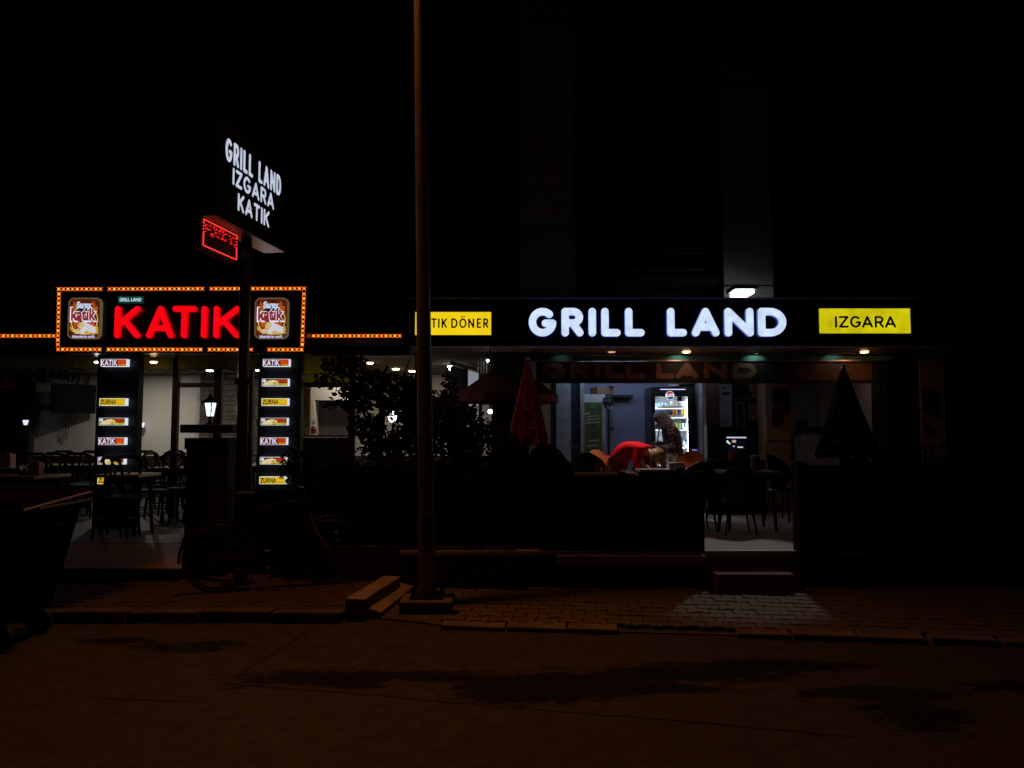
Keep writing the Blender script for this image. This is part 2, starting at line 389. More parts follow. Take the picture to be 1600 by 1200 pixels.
def seam(pts, w):
    m = MB(); P = []
    for (ax, ay), (bx, by) in zip(pts, pts[1:]):
        k = 14
        for i in range(k): P.append((ax + (bx - ax) * i / k + random.uniform(-.012, .012), ay + (by - ay) * i / k + random.uniform(-.012, .012)))
    P.append(pts[-1])
    for (ax, ay), (bx, by) in zip(P, P[1:]):
        d = Vector((bx - ax, by - ay, 0)).normalized(); n = Vector((-d.y, d.x, 0)) * w * random.uniform(.35, .65)
        m.poly([(ax - n.x, ay - n.y, .004), (bx - n.x, by - n.y, .004), (bx + n.x, by + n.y, .004), (ax + n.x, ay + n.y, .004)])
    o = m.out("seam", M_seam, rd)
def gp(px, py, h=0.0):
    "ground point at height h seen at (px, py)"
    u = (px - 800) / F; v = (600 - py) / F
    dy = math.cos(TH) - v * math.sin(TH); dz = math.sin(TH) + v * math.cos(TH); t = (h - CAMZ) / dz
    return (u * t, dy * t)
seam([gp(485, 985), gp(432, 1018), gp(350, 1066)], .035)
seam([gp(350, 1067), gp(560, 1084), gp(800, 1105), gp(1080, 1128), gp(1340, 1152)], .022)
seam([gp(140, 1090), gp(300, 1097)], .014)

# left walkway with its kerb of concrete stones
lw = MB().span(-40, -1.42, 6.80, 9.0, -.2, .097).out("walkway", M_walkway); tag(lw, kind="structure")
ks = MB().span(-.30, .30, -.075, .075, -.1, .10).out("kerb_stone", mat("worn_kerb", (.11, .10, .088), .9, var=.45, scale=6, bump=.7, bscale=45, spec=.1), lw, bev=.012)
first = True
for i in range(12):
    x = -1.75 - .618 * i
    o = ks if first else dup(ks, lw)
    first = False
    o.location = (x, 6.735 + random.uniform(-.008, .008), random.uniform(-.006, .002)); o.rotation_euler = (random.uniform(-.02, .02), 0, random.uniform(-.008, .008))
# sloped concrete slabs of the old ramp beside the street lamp
def slab(p0, p1, w, h0, h1, zb, name, label):
    a, b = Vector((*p0, 0)), Vector((*p1, 0)); d = (b - a).normalized(); n = Vector((d.y, -d.x, 0)) * w
    m = MB(); P = [a + Vector((0, 0, h0)), b + Vector((0, 0, h0)), b + n + Vector((0, 0, h1)), a + n + Vector((0, 0, h1))]
    v = [m.bm.verts.new(p) for p in P] + [m.bm.verts.new((p.x, p.y, zb)) for p in P]
    for f in ((0, 1, 2, 3), (7, 6, 5, 4), (0, 4, 5, 1), (1, 5, 6, 2), (2, 6, 7, 3), (3, 7, 4, 0)): m.bm.faces.new([v[i] for i in f])
    o = m._fin().out(name, M_kerb, bev=.01); tag(o, label, "concrete block", "loose concrete blocks beside the street lamp"); return o
slab(gp(540, 934, .20), gp(600, 899, .20), .17, .20, .195, .06, "concrete_block", "raised concrete block lying diagonally beside the street lamp foot")
slab(gp(566, 950, .09), gp(624, 908, .09), .17, .11, .06, .0, "concrete_block", "low sloping concrete slab with scuffed face between raised block and lamp foot")

# right pavement of bone-shaped pavers
AN = -math.atan(.118); E1 = Vector((math.cos(AN), math.sin(AN), 0)); E2 = Vector((-math.sin(AN), math.cos(AN), 0)); O0 = Vector((-.62, 6.46, 0))
pv = MB().prism([tuple(O0 + E1 * -.75 + E2 * .35) [:2] + (.012,), tuple(O0 + E1 * .2 + E2 * .06)[:2] + (.012,), tuple(O0 + E1 * 30 + E2 * .06)[:2] + (.012,), (30, 9, .012), (-1.42, 9, .012)], (0, 0, -.2)).out("pavement", M_walkway)
tag(pv, kind="structure")
def paver_mesh():
    m = MB(); a, b = .097, .080
    P = [(-a, -b), (-a * .62, -b), (-a * .42, -b * .72), (a * .42, -b * .72), (a * .62, -b), (a, -b), (a, b), (a * .62, b), (a * .42, b * .72), (-a * .42, b * .72), (-a * .62, b), (-a, b)]
    # chamfered top
    lo = [m.bm.verts.new((x, y, 0)) for x, y in P]; mid = [m.bm.verts.new((x, y, .034)) for x, y in P]; hi = [m.bm.verts.new((x * .95, y * .94, .040)) for x, y in P]
    m.bm.faces.new(hi)
    for A, B in ((lo, mid), (mid, hi)):
        for i in range(12): m.bm.faces.new((A[i], A[(i + 1) % 12], B[(i + 1) % 12], B[i]))
    return m._fin()
pav = None; rng = random.Random(3); npv = 0; far = MB()
for r in range(12):
    for c in range(-3, 40):
        p = O0 + E1 * (.2 * c + (.1 if r % 2 else 0) + .1) + E2 * (.14 + .165 * (r + .5))
        if p.y > 7.93 or (1.93 < p.x < 2.98 and p.y > 7.62): continue
        if p.x < -.45 - .3 * (p.y - 6.5) or rng.random() < .012: continue
        loc = (p.x, p.y, .012 + rng.uniform(-.004, .003)); rot = (rng.uniform(-.02, .02), rng.uniform(-.02, .02), AN + rng.uniform(-.02, .02))
        if p.x < 4.35 and npv < 299:
            if pav is None: pav = paver_mesh().out("paver", M_paver, pv); o = pav
            else: o = dup(pav, pv)
            o.location = loc; o.rotation_euler = rot; npv += 1
        elif p.x < 7: far.box((p.x, p.y, .03), (.185, .15, .04), AN)
lp0 = None
for r in range(8):
    for c in range(30):
        x = -1.56 - .203 * c - (.1 if r % 2 else 0); y = 6.92 + .168 * r
        if x < -5.6 or (x < -3.3 and y > 7.95): continue
        if lp0 is None: lp0 = paver_mesh().out("paver", mat("reddish_paver", (.085, .058, .048), .85, var=.4, scale=2.5, bump=.5, bscale=80, spec=.15), lw); o = lp0
        else: o = dup(lp0, lw)
        o.location = (x, y, .064 + rng.uniform(-.006, .003)); o.rotation_euler = (rng.uniform(-.025, .025), rng.uniform(-.025, .025), rng.uniform(-.02, .02))
fo = far.out("paver_field", M_paver, pv); tag(fo, kind="stuff")
kt = None
x = 0.02
while x < 7:
    l = rng.choice((.42, .5, .55)); gap = .02 if rng.random() < .6 else .07
    if not (1.68 < x + l / 2 < 2.28) and not (2.62 < x + l / 2 < 2.75):
        cpt = O0 + E1 * (x + l / 2) + E2 * (.06 + rng.uniform(-.012, .012))
        o = MB().box((0, 0, 0), (l - gap, .13, .14)).out("kerb_stone", mat("flat_kerb", (.19, .17, .15), .9, var=.5, scale=6, bump=.7, bscale=45, spec=.1), pv, bev=.010)
        o.location = (cpt.x, cpt.y, -.015 + rng.uniform(-.012, .006)); o.rotation_euler = (rng.uniform(.02, .22), rng.uniform(-.04, .04), AN + rng.uniform(-.03, .03))
    x += l
# litter on the pavement: a crumpled paper and two scraps
for px, py, s, lb in ((1010, 898, .06, "crumpled pale paper scrap on the pavement before the wooden fence"), (808, 880, .07, "pale torn scrap of litter at the hedge foot on the pavement"), (1080, 910, .035, "tiny pale scrap on the pavement beside the entrance step")):
    q = gp(px, py, .05); m = MB(); m.ball((q[0], q[1], .055 + s * .25), s, (1, .7, .35), 7, 5)
    for v in m.bm.verts: v.co += Vector([rng.uniform(-.3, .3) * s for _ in range(3)])
    tag(m.out("paper_scrap", mat("paper", (.5, .42, .3), .9)), lb, "litter")

# terrace floors
FL = .41
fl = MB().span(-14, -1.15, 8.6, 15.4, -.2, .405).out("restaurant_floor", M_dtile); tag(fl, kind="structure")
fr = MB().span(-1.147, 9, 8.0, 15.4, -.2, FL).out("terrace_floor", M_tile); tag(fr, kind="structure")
MB().span(-1.147, 1.97, 7.975, 7.998, .0, FL - .04).out("riser", M_matt, fr); MB().span(2.96, 9, 7.975, 7.998, .0, FL - .03).out("riser", M_matt, fr)
nose = MB().span(1.98, 2.95, 7.985, 8.06, FL - .05, FL + .004).out("nosing", M_alu, fr)
st = MB().span(2.03, 2.80, 7.72, 7.997, .0, .225).out("entrance_step", mat("step_concrete", (.13, .12, .11), .8, var=.35, bump=.5), bev=.01); tag(st, "single worn concrete step at the entrance gap in the wooden fence", "step")
kerbt = MB().span(.45, 1.97, 7.88, 7.972, .30, FL - .03).out("terrace_edge", M_kerb, fr, bev=.01)
# boarded ramp up to the left dining room
rp = thing("ramp", "short boarded ramp lit red, leading from walkway up to the dining room", "ramp", (-4.2, 8.3, .2))
for i in range(4):
    y0 = 8.05 + .135 * i; z0 = .225 + .045 * i
    MB().prism([(-5.0, y0, z0), (-3.42, y0, z0), (-3.42, y0 + .128, z0 + .043), (-5.0, y0 + .128, z0 + .043)], (0, 0, -.025)).out("board", M_deck, rp)
MB().span(-4.98, -3.44, 8.06, 8.59, .09, .195).out("base", M_matt, rp)

# ------------------------------------------------------------------ the building: ground-floor dining rooms, fascia and the dark floors above
B = thing("apartment_building", "dark apartment block above the two lit restaurants with pale plaster pillars", "building", (0, 12.2, 0))
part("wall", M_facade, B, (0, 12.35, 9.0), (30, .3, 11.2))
part("roof_slab", M_matt, B, (0, 11.42, 3.36), (30, 1.62, .1))
for (x0, x1), ys in (((812, 898), (-700, 150, 353, 452, 478)), ((1130, 1207), (-700, 130, 346, 446, 478))):
    a = wx(x0, 11.4, 400); b = wx(x1, 11.4, 400)
    pl = part("pillar", M_matt, B, ((a + b) / 2, 11.83, 7.0), (b - a - .03, .8, 7.2))
    for t, u in zip(ys, ys[1:]):
        z1 = wz(t, 11.4) - .012; z0 = wz(u, 11.4) + .012
        part("plaster_panel", M_plaster, pl, ((a + b) / 2, 11.405, (z0 + z1) / 2), (b - a, .03, z1 - z0))
# balcony between the pillars
ba, bb = wx(905, 11.7, 400), wx(1122, 11.7, 400)
part("balcony_slab", M_facade, B, ((ba + bb) / 2, 11.9, wz(440, 11.7)), (bb - ba, .6, .14))
bl = MB()
for py in (397, 423): bl.cyl(W(928, py + 2, 11.7), W(1100, py - 2, 11.7), .014, n=8)
for px in (930, 985, 1040, 1098): bl.cyl(W(px, 395, 11.7), W(px, 440, 11.7), .010, n=6)
bl.out("balcony_rail", mat("dull_rail", (.12, .12, .12), .5, metal=.5), B)
for px0, px1, py0, py1 in ((940, 1085, 235, 385), (940, 1085, -20, 130), (1260, 1400, 235, 385), (480, 600, 235, 385), (120, 260, 120, 300)):
    w_ = plate("window", M_brown, B, px0, px1, py0, py1, 12.14, .05)
    xm = (px0 + px1) / 2
    plate("pane", M_tv, w_, px0 + 6, xm - 3, py0 + 6, py1 - 6, 12.125, .012); plate("pane", M_tv, w_, xm + 3, px1 - 6, py0 + 6, py1 - 6, 12.125, .012)
# left dining room shell
Lr = thing("restaurant", "open fronted dining room with white inner wall under the amber lit marquee", "restaurant", (-5, 10.5, .4))
part("back_wall", M_white, Lr, (-5.35, 15.3, 1.6), (8.2, .2, 2.4))
part("wainscot", M_brown, Lr, (-5.35, 15.17, .80), (8.2, .05, .79)); part("wainscot", M_brown, Lr, (-.35, 15.17, .80), (1.72, .05, .79))
part("side_wall", M_brown, Lr, (-11.2, 13, 1.6), (.2, 5, 2.4))
part("ceiling", M_ceil, Lr, (-5.5, 13.0, 2.86), (11.5, 4.8, .1))
part("back_wall", M_white, Lr, (-.35, 15.3, 1.6), (1.72, .2, 2.4))
# stone clad strip of the back wall (courses of slate)
sx0, sx1 = wx(312, 15.1), wx(405, 15.1); z = .45; k = 0
sw = part("stone_wall", M_matt, Lr, ((sx0 + sx1) / 2, 15.16, 1.6), (sx1 - sx0, .07, 2.36))
while z < 2.74:
    hh = rng.uniform(.07, .13); x = sx0 + rng.uniform(-.25, 0)
    while x < sx1:
        l = rng.uniform(.22, .48); xa, xb = max(x, sx0), min(x + l, sx1)
        if xb - xa > .05: part("stone", M_stone, sw, ((xa + xb) / 2, 15.11 - rng.uniform(0, .02), z + hh / 2), (xb - xa - .012, .05, min(hh, 2.76 - z) - .012))
        x += l
    z += hh
# dark door bay at far end of the white wall
part("door_bay", M_matt, Lr, (wx(-12, 15.1), 15.14, 1.6), (1.1, .1, 2.36))
plate("door_header", mat("orange_panel", (.55, .22, .07), .7), Lr, -40, 27, 578, 606, 15.02, .05)
part("door_post", M_brown, Lr, (wx(40, 14.8), 14.95, 1.6), (.085, .16, 2.36))
# fascia beam and posts of the glazed front
zb = wz(554, 10.2)
part("fascia", M_black, Lr, ((-11.3 + wx(640, 10.35, 550)) / 2, 10.42, (3.31 + zb) / 2), (wx(640, 10.35, 550) + 11.3, .22, 3.31 - zb))
for a, b in ((-200, 88), (480, 628)):
    plate("ledge", M_alu, Lr, a, b, 531, 540, 10.24, .06)
for a, b in ((-200, 150), (216, 402), (472, 545), (555, 648)):
    plate("track_rail", M_alu, Lr, a, b, 553, 556, 10.30, .02)
def post(px0, px1, Y, m=M_brown, z1=2.81):
    a, b = wx(px0, Y), wx(px1, Y)
    return part("post", m, Lr, ((a + b) / 2, Y + .04, (.41 + z1) / 2), (b - a, .08, z1 - .41))
post(268, 277, 11.2); post(333, 345, 11.2); post(385, 394, 11.2); post(545, 554, 10.8, M_matt); post(648, 656, 11.2, M_matt)
plate("transom", M_brown, Lr, 277, 333, 598, 605, 11.22, .05); plate("transom", M_brown, Lr, 471, 545, 598, 605, 10.84, .05)
# scalloped valance of the rolled awning
def valance(px0, px1, py0, py1, Y, per, m, name, parent, amp=4):
    n = int((px1 - px0) / 2); mb = MB(); T = [W(px0 + (px1 - px0) * i / n, py0, Y) for i in range(n + 1)]
    Bt = [W(px0 + (px1 - px0) * i / n, py1 - amp * abs(math.sin(math.pi * (px0 + (px1 - px0) * i / n) / per)) ** .6 + amp, Y + .01 * math.sin(i * .7)) for i in range(n + 1)]
    tv = [mb.bm.verts.new(p) for p in T]; bv = [mb.bm.verts.new(p) for p in Bt]
    tv2 = [mb.bm.verts.new(p + Vector((0, .006, 0))) for p in T]; bv2 = [mb.bm.verts.new(p + Vector((0, .006, 0))) for p in Bt]
    for i in range(n):
        mb.bm.faces.new((tv[i], bv[i], bv[i + 1], tv[i + 1])); mb.bm.faces.new((tv2[i + 1], bv2[i + 1], bv2[i], tv2[i])); mb.bm.faces.new((bv[i], bv2[i], bv2[i + 1], bv[i + 1]))
    o = mb._fin().out(name, m, parent)
    hem = MB().tube([p + Vector((0, -.004, 0)) for p in Bt], .009, 5).out("hem", M_matt, o)
    return o
va = valance(-60, 268, 557, 576, 10.9, 26, M_olive, "valance", Lr); valance(278, 420, 557, 576, 10.9, 26, M_olive, "valance", Lr)
plate("valance", M_olive, Lr, 470, 545, 557, 584, 11.0, .01); plate("valance", M_olive, Lr, 470, 545, 587, 598, 10.98, .01)
# the two black columns that carry the menu panels
for a, b in ((150, 215), (403, 470)):
    x0, x1 = wx(a, 10.05), wx(b, 10.05)
    part("column", mat("column_black", (.005, .005, .007), .5, spec=.3), Lr, ((x0 + x1) / 2, 10.12, (.405 + 2.66) / 2), (x1 - x0, .14, 2.66 - .405))
# mid bay: white cupboards, counter and mirror
part("cupboard_header", M_white, Lr, ((wx(471, 12.2) + wx(545, 12.2)) / 2, 12.4, wz(614, 12.2)), (wx(545, 12.2) - wx(471, 12.2), .3, .22))
plate("cupboard_upright", M_white, Lr, 484, 491, 625, 681, 12.2, .3)
plate("cupboard_back", mat("grey_back_panel", (.10, .105, .10), .6), Lr, 491, 560, 625, 681, 12.5, .03)

# right restaurant shell
Rr = thing("restaurant", "narrow grill room with blue grey wall and drinks fridge under white lit lettering", "restaurant", (2.5, 11.5, .4))
part("back_wall", M_bluew, Rr, ((wx(905, 13) + wx(1112, 13)) / 2, 13.1, 1.62), (wx(1112, 13) - wx(905, 13), .2, 2.4))
part("ceiling", M_ceil, Rr, (4.6, 13.3, 2.87), (9, 3.6, .1))
part("partition", M_brown, Rr, ((wx(1103, 12.0) + wx(1124, 12.0)) / 2, 12.5, 1.6), (wx(1124, 12.0) - wx(1103, 12.0), 1.0, 2.38))
part("back_wall", mat("dark_kitchen_wall", (.045, .035, .032), .7), Rr, ((wx(1112, 13) + wx(1240, 13)) / 2, 13.3, 1.62), (wx(1240, 13) - wx(1112, 13), .2, 2.4))
part("back_wall", mat("dim_white_wall", (.34, .34, .36), .8), Rr, (wx(1300, 14.6), 14.8, 1.62), (2.9, .2, 2.4))
part("side_wall", M_pink, Rr, (wx(1386, 12.6), 13.3, 1.62), (.14, 2.9, 2.4), rz=.12)
# plaster pillars and door leaves at the front of the room
def upright(name, m, a, b, Y, d, z1=2.8, parent=Rr, z0=.41):
    x0, x1 = wx(a, Y), wx(b, Y); return part(name, m, parent, ((x0 + x1) / 2, Y + d / 2, (z0 + z1) / 2), (x1 - x0, d, z1 - z0))
upright("pillar", M_pink, 826, 860, 12.1, .4); upright("door_post", M_brown, 860, 869, 12.15, .1)
upright("door_leaf", mat("pale_blue_door", (.30, .36, .46), .6), 869, 892, 12.3, .05); upright("curtain", mat("dark_blue_curtain", (.03, .033, .05), .9), 892, 907, 12.42, .06)
upright("door_post", mat("pale_post", (.30, .31, .34), .6), 907, 913, 12.3, .08)
pb = upright("pillar", mat("brown_tile", (.33, .21, .15), .6, var=.2, scale=5), 1198, 1234, 12.0, .45)
for py0, py1 in ((598, 688), (691, 789), (792, 811)): plate("tile", mat("brown_tile", (.15, .10, .075), .45), pb, 1197.5, 1234.5, py0, py1, 11.985, .012)
upright("pillar", M_matt, 768, 826, 11.2, .4, parent=B)
upright("pillar", M_matt, 1386, 1440, 11.75, .5); upright("pillar", mat("tan_plaster", (.42, .28, .19), .85), 1440, 1477, 11.7, .4)
part("side_wall", M_matt, Rr, (wx(1477, 11.9) + 2.2, 12.0, 1.6), (4.4, .2, 2.4))
plate("door_jamb", mat("pale_jamb", (.34, .38, .5), .4), Rr, 1094, 1103, 598, 712, 12.2, .2)
plate("vent_panel", M_alu, Rr, 1086, 1095, 602, 634, 12.6, .05)
# soffit below the fascia, made of broad boards
for i in range(9):
    x0 = .15 + i * .72
    part("soffit_board", M_soffit, Rr, (x0 + .36, 11.05, 2.845), (.71, .95, .02))
# ------------------------------------------------------------------ amber marquee sign
YM = 9.9
def letter_px(ch, px0, px1, py0, py1, Y, t, depth, mats, parent, N=30):
    a, b = W(px0, py1, Y), W(px1, py0, Y)
    return letter(ch, b.x - a.x, b.z - a.z, t, (a.x, Y, a.z), XR, ZU, depth, mats, parent, N)
mq = thing("marquee_sign", "long black sign framed in amber lights with big red lit letters", "sign", W(284, 550, YM))
a, b = W(88, 551, YM), W(480, 447, YM)
MQ = part("board", M_black, mq, ((a.x + b.x) / 2, YM + .16, (a.z + b.z) / 2), (b.x - a.x, .28, b.z - a.z))
px = YM / F / math.cos(TH) ** 0
for ch, x0, x1 in (('K', 181, 222), ('A', 230.6, 274.5), ('T', 270.5, 309.5), ('I', 315.5, 326.5), ('K', 335, 377)):
    letter_px(ch, x0, x1, 479, 529, YM, .074, .05, [E_red, E_redS], mq)
def module(m1, name):
    m = MB(); r = .0175
    m.mi = 0; m.poly([(r * math.cos(math.pi * i / 4), -.012, r * math.sin(math.pi * i / 4)) for i in range(8)])
    m.mi = 1
    for sx in (-1, 1):
        for sz in (-1, 1): m.poly([(sx * .0205 + dx, -.010, sz * .0195 + dz) for dx, dz in ((-.008, 0), (0, -.008), (.008, 0), (0, .008))])
    m.mi = 2; m.box((0, 0, 0), (.056, .014, .054))
    me_o = m.out(name, [m1, E_a3, M_mod]); me = me_o.data; bpy.data.objects.remove(me_o); return me
LED1, LED2, LED0 = module(E_a1, "lamp_module"), module(E_a2, "lamp_module"), module(M_mod, "lamp_module")
LED0.materials[1] = M_mod
cnt = [0]
def led_row(p0, p1, Y, n, parent, vert=False, dead=(), skip=()):
    for i in range(n):
        if i in skip: continue
        f = (i + .5) / n; c = W(p0[0] + (p1[0] - p0[0]) * f, p0[1] + (p1[1] - p0[1]) * f, Y)
        me = LED0 if i in dead else (LED1 if (i + cnt[0]) % 2 == 0 else LED2)
        o = link("lamp_module", me, None); o.location = c; o.parent = parent; o.matrix_parent_inverse = rest(parent).inverted()
        if vert: o.rotation_euler = (0, math.pi / 2, 0)
    cnt[0] += 1
YL = YM + .005
led_row((89, 452), (479, 451), YL, 54, mq, skip=(10, 32)); led_row((88, 546), (475, 546.5), YL, 54, mq, skip=(10, 32), dead=(43, 44, 45))
led_row((93, 456), (91, 542), YL, 12, mq, True); led_row((475.5, 456), (472.5, 542), YL, 12, mq, True)
for lo, hi, n, lb in ((-40, 88, 18, "amber light strip along the fascia ending at the marquee's edge nearest the screen"), (480, 628, 21, "amber light strip along the fascia between marquee and street lamp pole")):
    sp = thing("light_strip", lb, "light strip", W((lo + hi) / 2, 525, 10.28), "amber light strips on the fascia")
    p0, p1 = W(lo, 529, 10.28), W(hi, 521, 10.28)
    part("channel", M_matt, sp, ((p0.x + p1.x) / 2, 10.302, (p0.z + p1.z) / 2), (p1.x - p0.x, .02, p1.z - p0.z))
    led_row((lo, 525), (hi, 525), 10.28, n, sp)
# small teal name plate above the red letters
tp = thing("name_plate", "small green framed name plate with white lettering above the red letters", "sign", W(203, 468, YM))
plate("plate", em("green_glow", (.01, .10, .07), .35), tp, 183.5, 223.5, 462.5, 473.5, YM - .03, .03, bev=.004)
print_text("GRILL LAND", W(187, 471, YM - .03), XR, ZU, W(220, 0, YM).x - W(187, 0, YM).x, .046, em("plate_white", (.62, .80, 1.0), 1.0), tp, .004, "lettering", bold=.02)
# two food emblem signs
def food_sign(x0, lb):
    y0 = 466; s = 1.0; w = 54; h = 64
    t = thing("emblem_sign", lb, "sign", W(x0 + 27, y0 + h, YM), "food emblem signs on the marquee")
    def P(u, v): return W(x0 + u, y0 + v, YM)
    O = P(0, h); k = (P(w, 0).x - O.x) / w; kz = (P(0, 0).z - O.z) / h
    def loc(pts, lift): return [(O.x + u * k, YM - lift, O.z + (h - v) * kz) for u, v in pts]
    def flat(name, m, pts, lift, par=t):
        return MB().poly(loc(pts, lift)).out(name, m, par)
    fr_ = MB().prism(loc([(u, h - v) for u, v in rrect(0, w, 0, h, 9)], .04), (0, .04, 0)).out("frame", em("emblem_frame", (.20, .14, .075), .55), t)
    fc = flat("face", em("emblem_face", (.10, .014, .004), .8, mottle=.7, scale=22), [(u, h - v) for u, v in rrect(2.3, w - 2.3, 2.3, h - 2.3, 7)], .043)
    # flames in the upper corners, gold glow low down
    fm = em("emblem_flame", (.42, .09, .015), .8, mottle=.5, scale=40)
    for pts in ([(8, 12), (10, 4), (12, 10), (15, 5), (15, 14), (10, 20), (6, 22)], [(38, 9), (43, 5), (44, 12), (49, 14), (48, 24), (44, 22)], [(5, 30), (9, 36), (7, 44), (5, 46)]): flat("flame", fm, pts, .045, fc)
    flat("glow", em("emblem_gold", (.55, .36, .05), .85, mottle=.4, scale=35), [(4, 44), (9, 47), (14, 52), (28, 51), (40, 49), (50, 44), (51, 56), (40, 57.5), (24, 57), (12, 55), (5, 50)], .046, fc)
    flat("red_glow", em("emblem_orange", (.55, .10, .015), .8, mottle=.5, scale=30), [(10, 38), (44, 38), (45, 46), (38, 49), (18, 49), (11, 46)], .0475, fc)
    ring = MB(); pr = loc([(27.5 + 21.5 * math.cos(a), 35 + 22 * math.sin(a)) for a in [math.radians(-60 + 300 * i / 30 * 1.0) for i in range(31)]], .0465)
    ring.tube(pr, .0045, 5).out("ring", em("emblem_ring", (.9, .62, .12), .95), fc)
    flat("dark_arc", em("emblem_navy", (.006, .008, .03), .7), [(12, 20), (36, 15), (42, 20), (38, 25), (20, 25), (11, 26)], .0482, fc)
    sil = em("emblem_halo_blue", (.36, .50, .70), .9); wht = em("emblem_white", (.85, .80, .95), 1.0)
    def tx(s_, u0, u1, v0, v1, m, lift, nm, bold=0.0, sh=0.0): print_text(s_, (O.x + u0 * k, YM, O.z + (h - v1) * kz), XR, ZU, (u1 - u0) * k, (v1 - v0) * kz, m, fc, lift, nm, bold, sh)
    tx("Saray", 14.2, 38.3, 6.2, 19.6, em("emblem_pale", (.70, .80, .95), 1.0), .050, "lettering_outline", .05, .1)
    tx("Saray", 15.6, 37, 7.4, 18.4, sil, .052, "lettering", .012, .1)
    tx("katık", 4.2, 49, 14.5, 38.5, wht, .054, "lettering_outline", .06)
    tx("katık", 6.2, 47, 16, 36.4, em("emblem_crimson", (.26, .022, .022), .9), .056, "lettering", .035)
    # wrapped roll
    flat("roll", em("emblem_paper", (.62, .60, .66), .95), [(24, 40), (28, 37.5), (46, 46), (47, 55), (42, 55), (27, 50), (22, 47)], .050, fc)
    flat("roll_filling", em("emblem_bread", (.60, .47, .22), .95, mottle=.4, scale=60), [(18, 43), (22, 38.5), (26, 38), (28.5, 41), (27, 46), (22, 48.5), (18.5, 47)], .053, fc)
    flat("cut_roll", em("emblem_paper", (.62, .60, .66), .95), [(22, 49), (27, 48), (32, 52), (27, 56), (22, 55)], .0535, fc)
    flat("cut_filling", em("emblem_bread", (.60, .47, .22), .95, mottle=.4, scale=60), [(12, 51), (16, 48.5), (21, 49), (23, 53), (20, 56.5), (14, 56.5), (11.5, 54)], .055, fc)
    tx("iskenderun usulü", 9, 45, 58, 62.6, em("emblem_lilac", (.62, .60, .95), .95), .048, "lettering_small", .03)
food_sign(107.5, "square emblem sign with wrapped roll, beside the small green name plate end of marquee")
food_sign(398.5, "square emblem sign with wrapped roll, between the sign pole and the marquee's amber edge")
# cable loop under the marquee
tag(MB().tube([W(157, 553, 9.9), W(161, 556, 9.88), W(163, 553, 9.88), W(164, 548, 9.9)], .006, 5).out("cable", M_conc), "short pale cable looping below the amber frame above the menu column", "cable")

# ------------------------------------------------------------------ lit menu panels on the two black columns
YP = 10.03
bx_or = em("menu_orange", (.62, .06, .008), .85, mottle=.25, scale=14); bx_brn = em("menu_brown", (.13, .018, .010), .8, mottle=.4, scale=20)
bx_yel = em("menu_yellow", (.74, .50, .012), .85, mottle=.1, scale=10); bx_wht = em("menu_white", (.78, .74, .95), 1.0)
bx_dk = em("menu_dark_print", (.10, .015, .004), .5); bx_bread = em("menu_bread", (.72, .58, .30), .95, mottle=.25, scale=45); bx_bg = em("menu_backdrop", (.09, .025, .008), .8, mottle=.6, scale=30)
bx_yg = em("menu_lime", (.50, .42, .02), .85, mottle=.3, scale=30); bx_rd = em("menu_red", (.45, .035, .01), .85, mottle=.35, scale=30)
M_unlit = mat("menu_unlit", (.06, .012, .01), .4)
def menu(kind, x0, y0, lb, w=41.5, h=11.5):
    t = thing("menu_panel", lb, "menu sign", W(x0 + w / 2, y0 + h, YP), "menu panels on the black columns")
    Y = YP - .075; O = W(x0, y0 + h, Y); Q = W(x0 + w, y0, Y); ww, hh = Q.x - O.x, Q.z - O.z
    body = MB(); body.mi = 0; body.box(((O.x + Q.x) / 2, Y + .0375, (O.z + Q.z) / 2), (ww, .075, hh))
    bo = body.out("case", M_unlit if kind == 'off' else E_side, t)
    def flat(name, m, pts, lift): return MB().poly([(O.x + u * ww, Y - lift, O.z + v * hh) for u, v in pts]).out(name, m, bo)
    R4 = lambda a, b, c, d: [(a, c), (b, c), (b, d), (a, d)]
    if kind == 'off': flat("face", M_unlit, R4(.03, .95, .08, .9), .002); return
    if kind == 'katik':
        flat("face", bx_or, R4(.02, .98, .04, .96), .002); flat("print", bx_brn, R4(.02, .66, .04, .96), .004); flat("print", bx_yg, R4(.72, .98, .06, .26), .004)
        print_text("KATIK", O + Vector((.03 * ww, 0, .10 * hh)), XR, ZU, .62 * ww, .80 * hh, bx_wht, bo, .006, "lettering", .012)
        print_text("menü", O + Vector((.76 * ww, 0, .08 * hh)), XR, ZU, .2 * ww, .16 * hh, bx_rd, bo, .006, "lettering_small", .02)
    if kind == 'zurna':
        flat("face", bx_yel, R4(.02, .98, .04, .96), .002)
        print_text("ZURNA", O + Vector((.03 * ww, 0, .16 * hh)), XR, ZU, .62 * ww, .66 * hh, bx_dk, bo, .004, "lettering", .03)
        print_text("dürüm", O + Vector((.70 * ww, 0, .15 * hh)), XR, ZU, .25 * ww, .15 * hh, bx_rd, bo, .004, "lettering_small", .02)
    if kind == 'roll':
        flat("face", bx_bg, R4(.02, .98, .04, .96), .002); flat("print", bx_rd, [(.5, .5), (.96, .42), (.97, .92), (.55, .9)], .003); flat("print", bx_yg, R4(.56, .98, .06, .36), .004)
        flat("roll", bx_bread, [(.05, .12), (.3, .08), (.55, .16), (.63, .4), (.6, .66), (.46, .84), (.28, .74), (.12, .5), (.05, .3)], .005)
        flat("filling", bx_yg, [(.42, .2), (.56, .2), (.6, .44), (.52, .62), (.44, .46)], .006)
        flat("badge", em("menu_badge", (.7, .7, .85), .9), [(.10 + .07 * math.cos(a), .7 + .2 * math.sin(a)) for a in [i * math.pi / 6 for i in range(12)]], .006)
top = ["topmost", "second from top", "third from top", "fourth from top", "third from bottom", "second lowest", "lowest"]
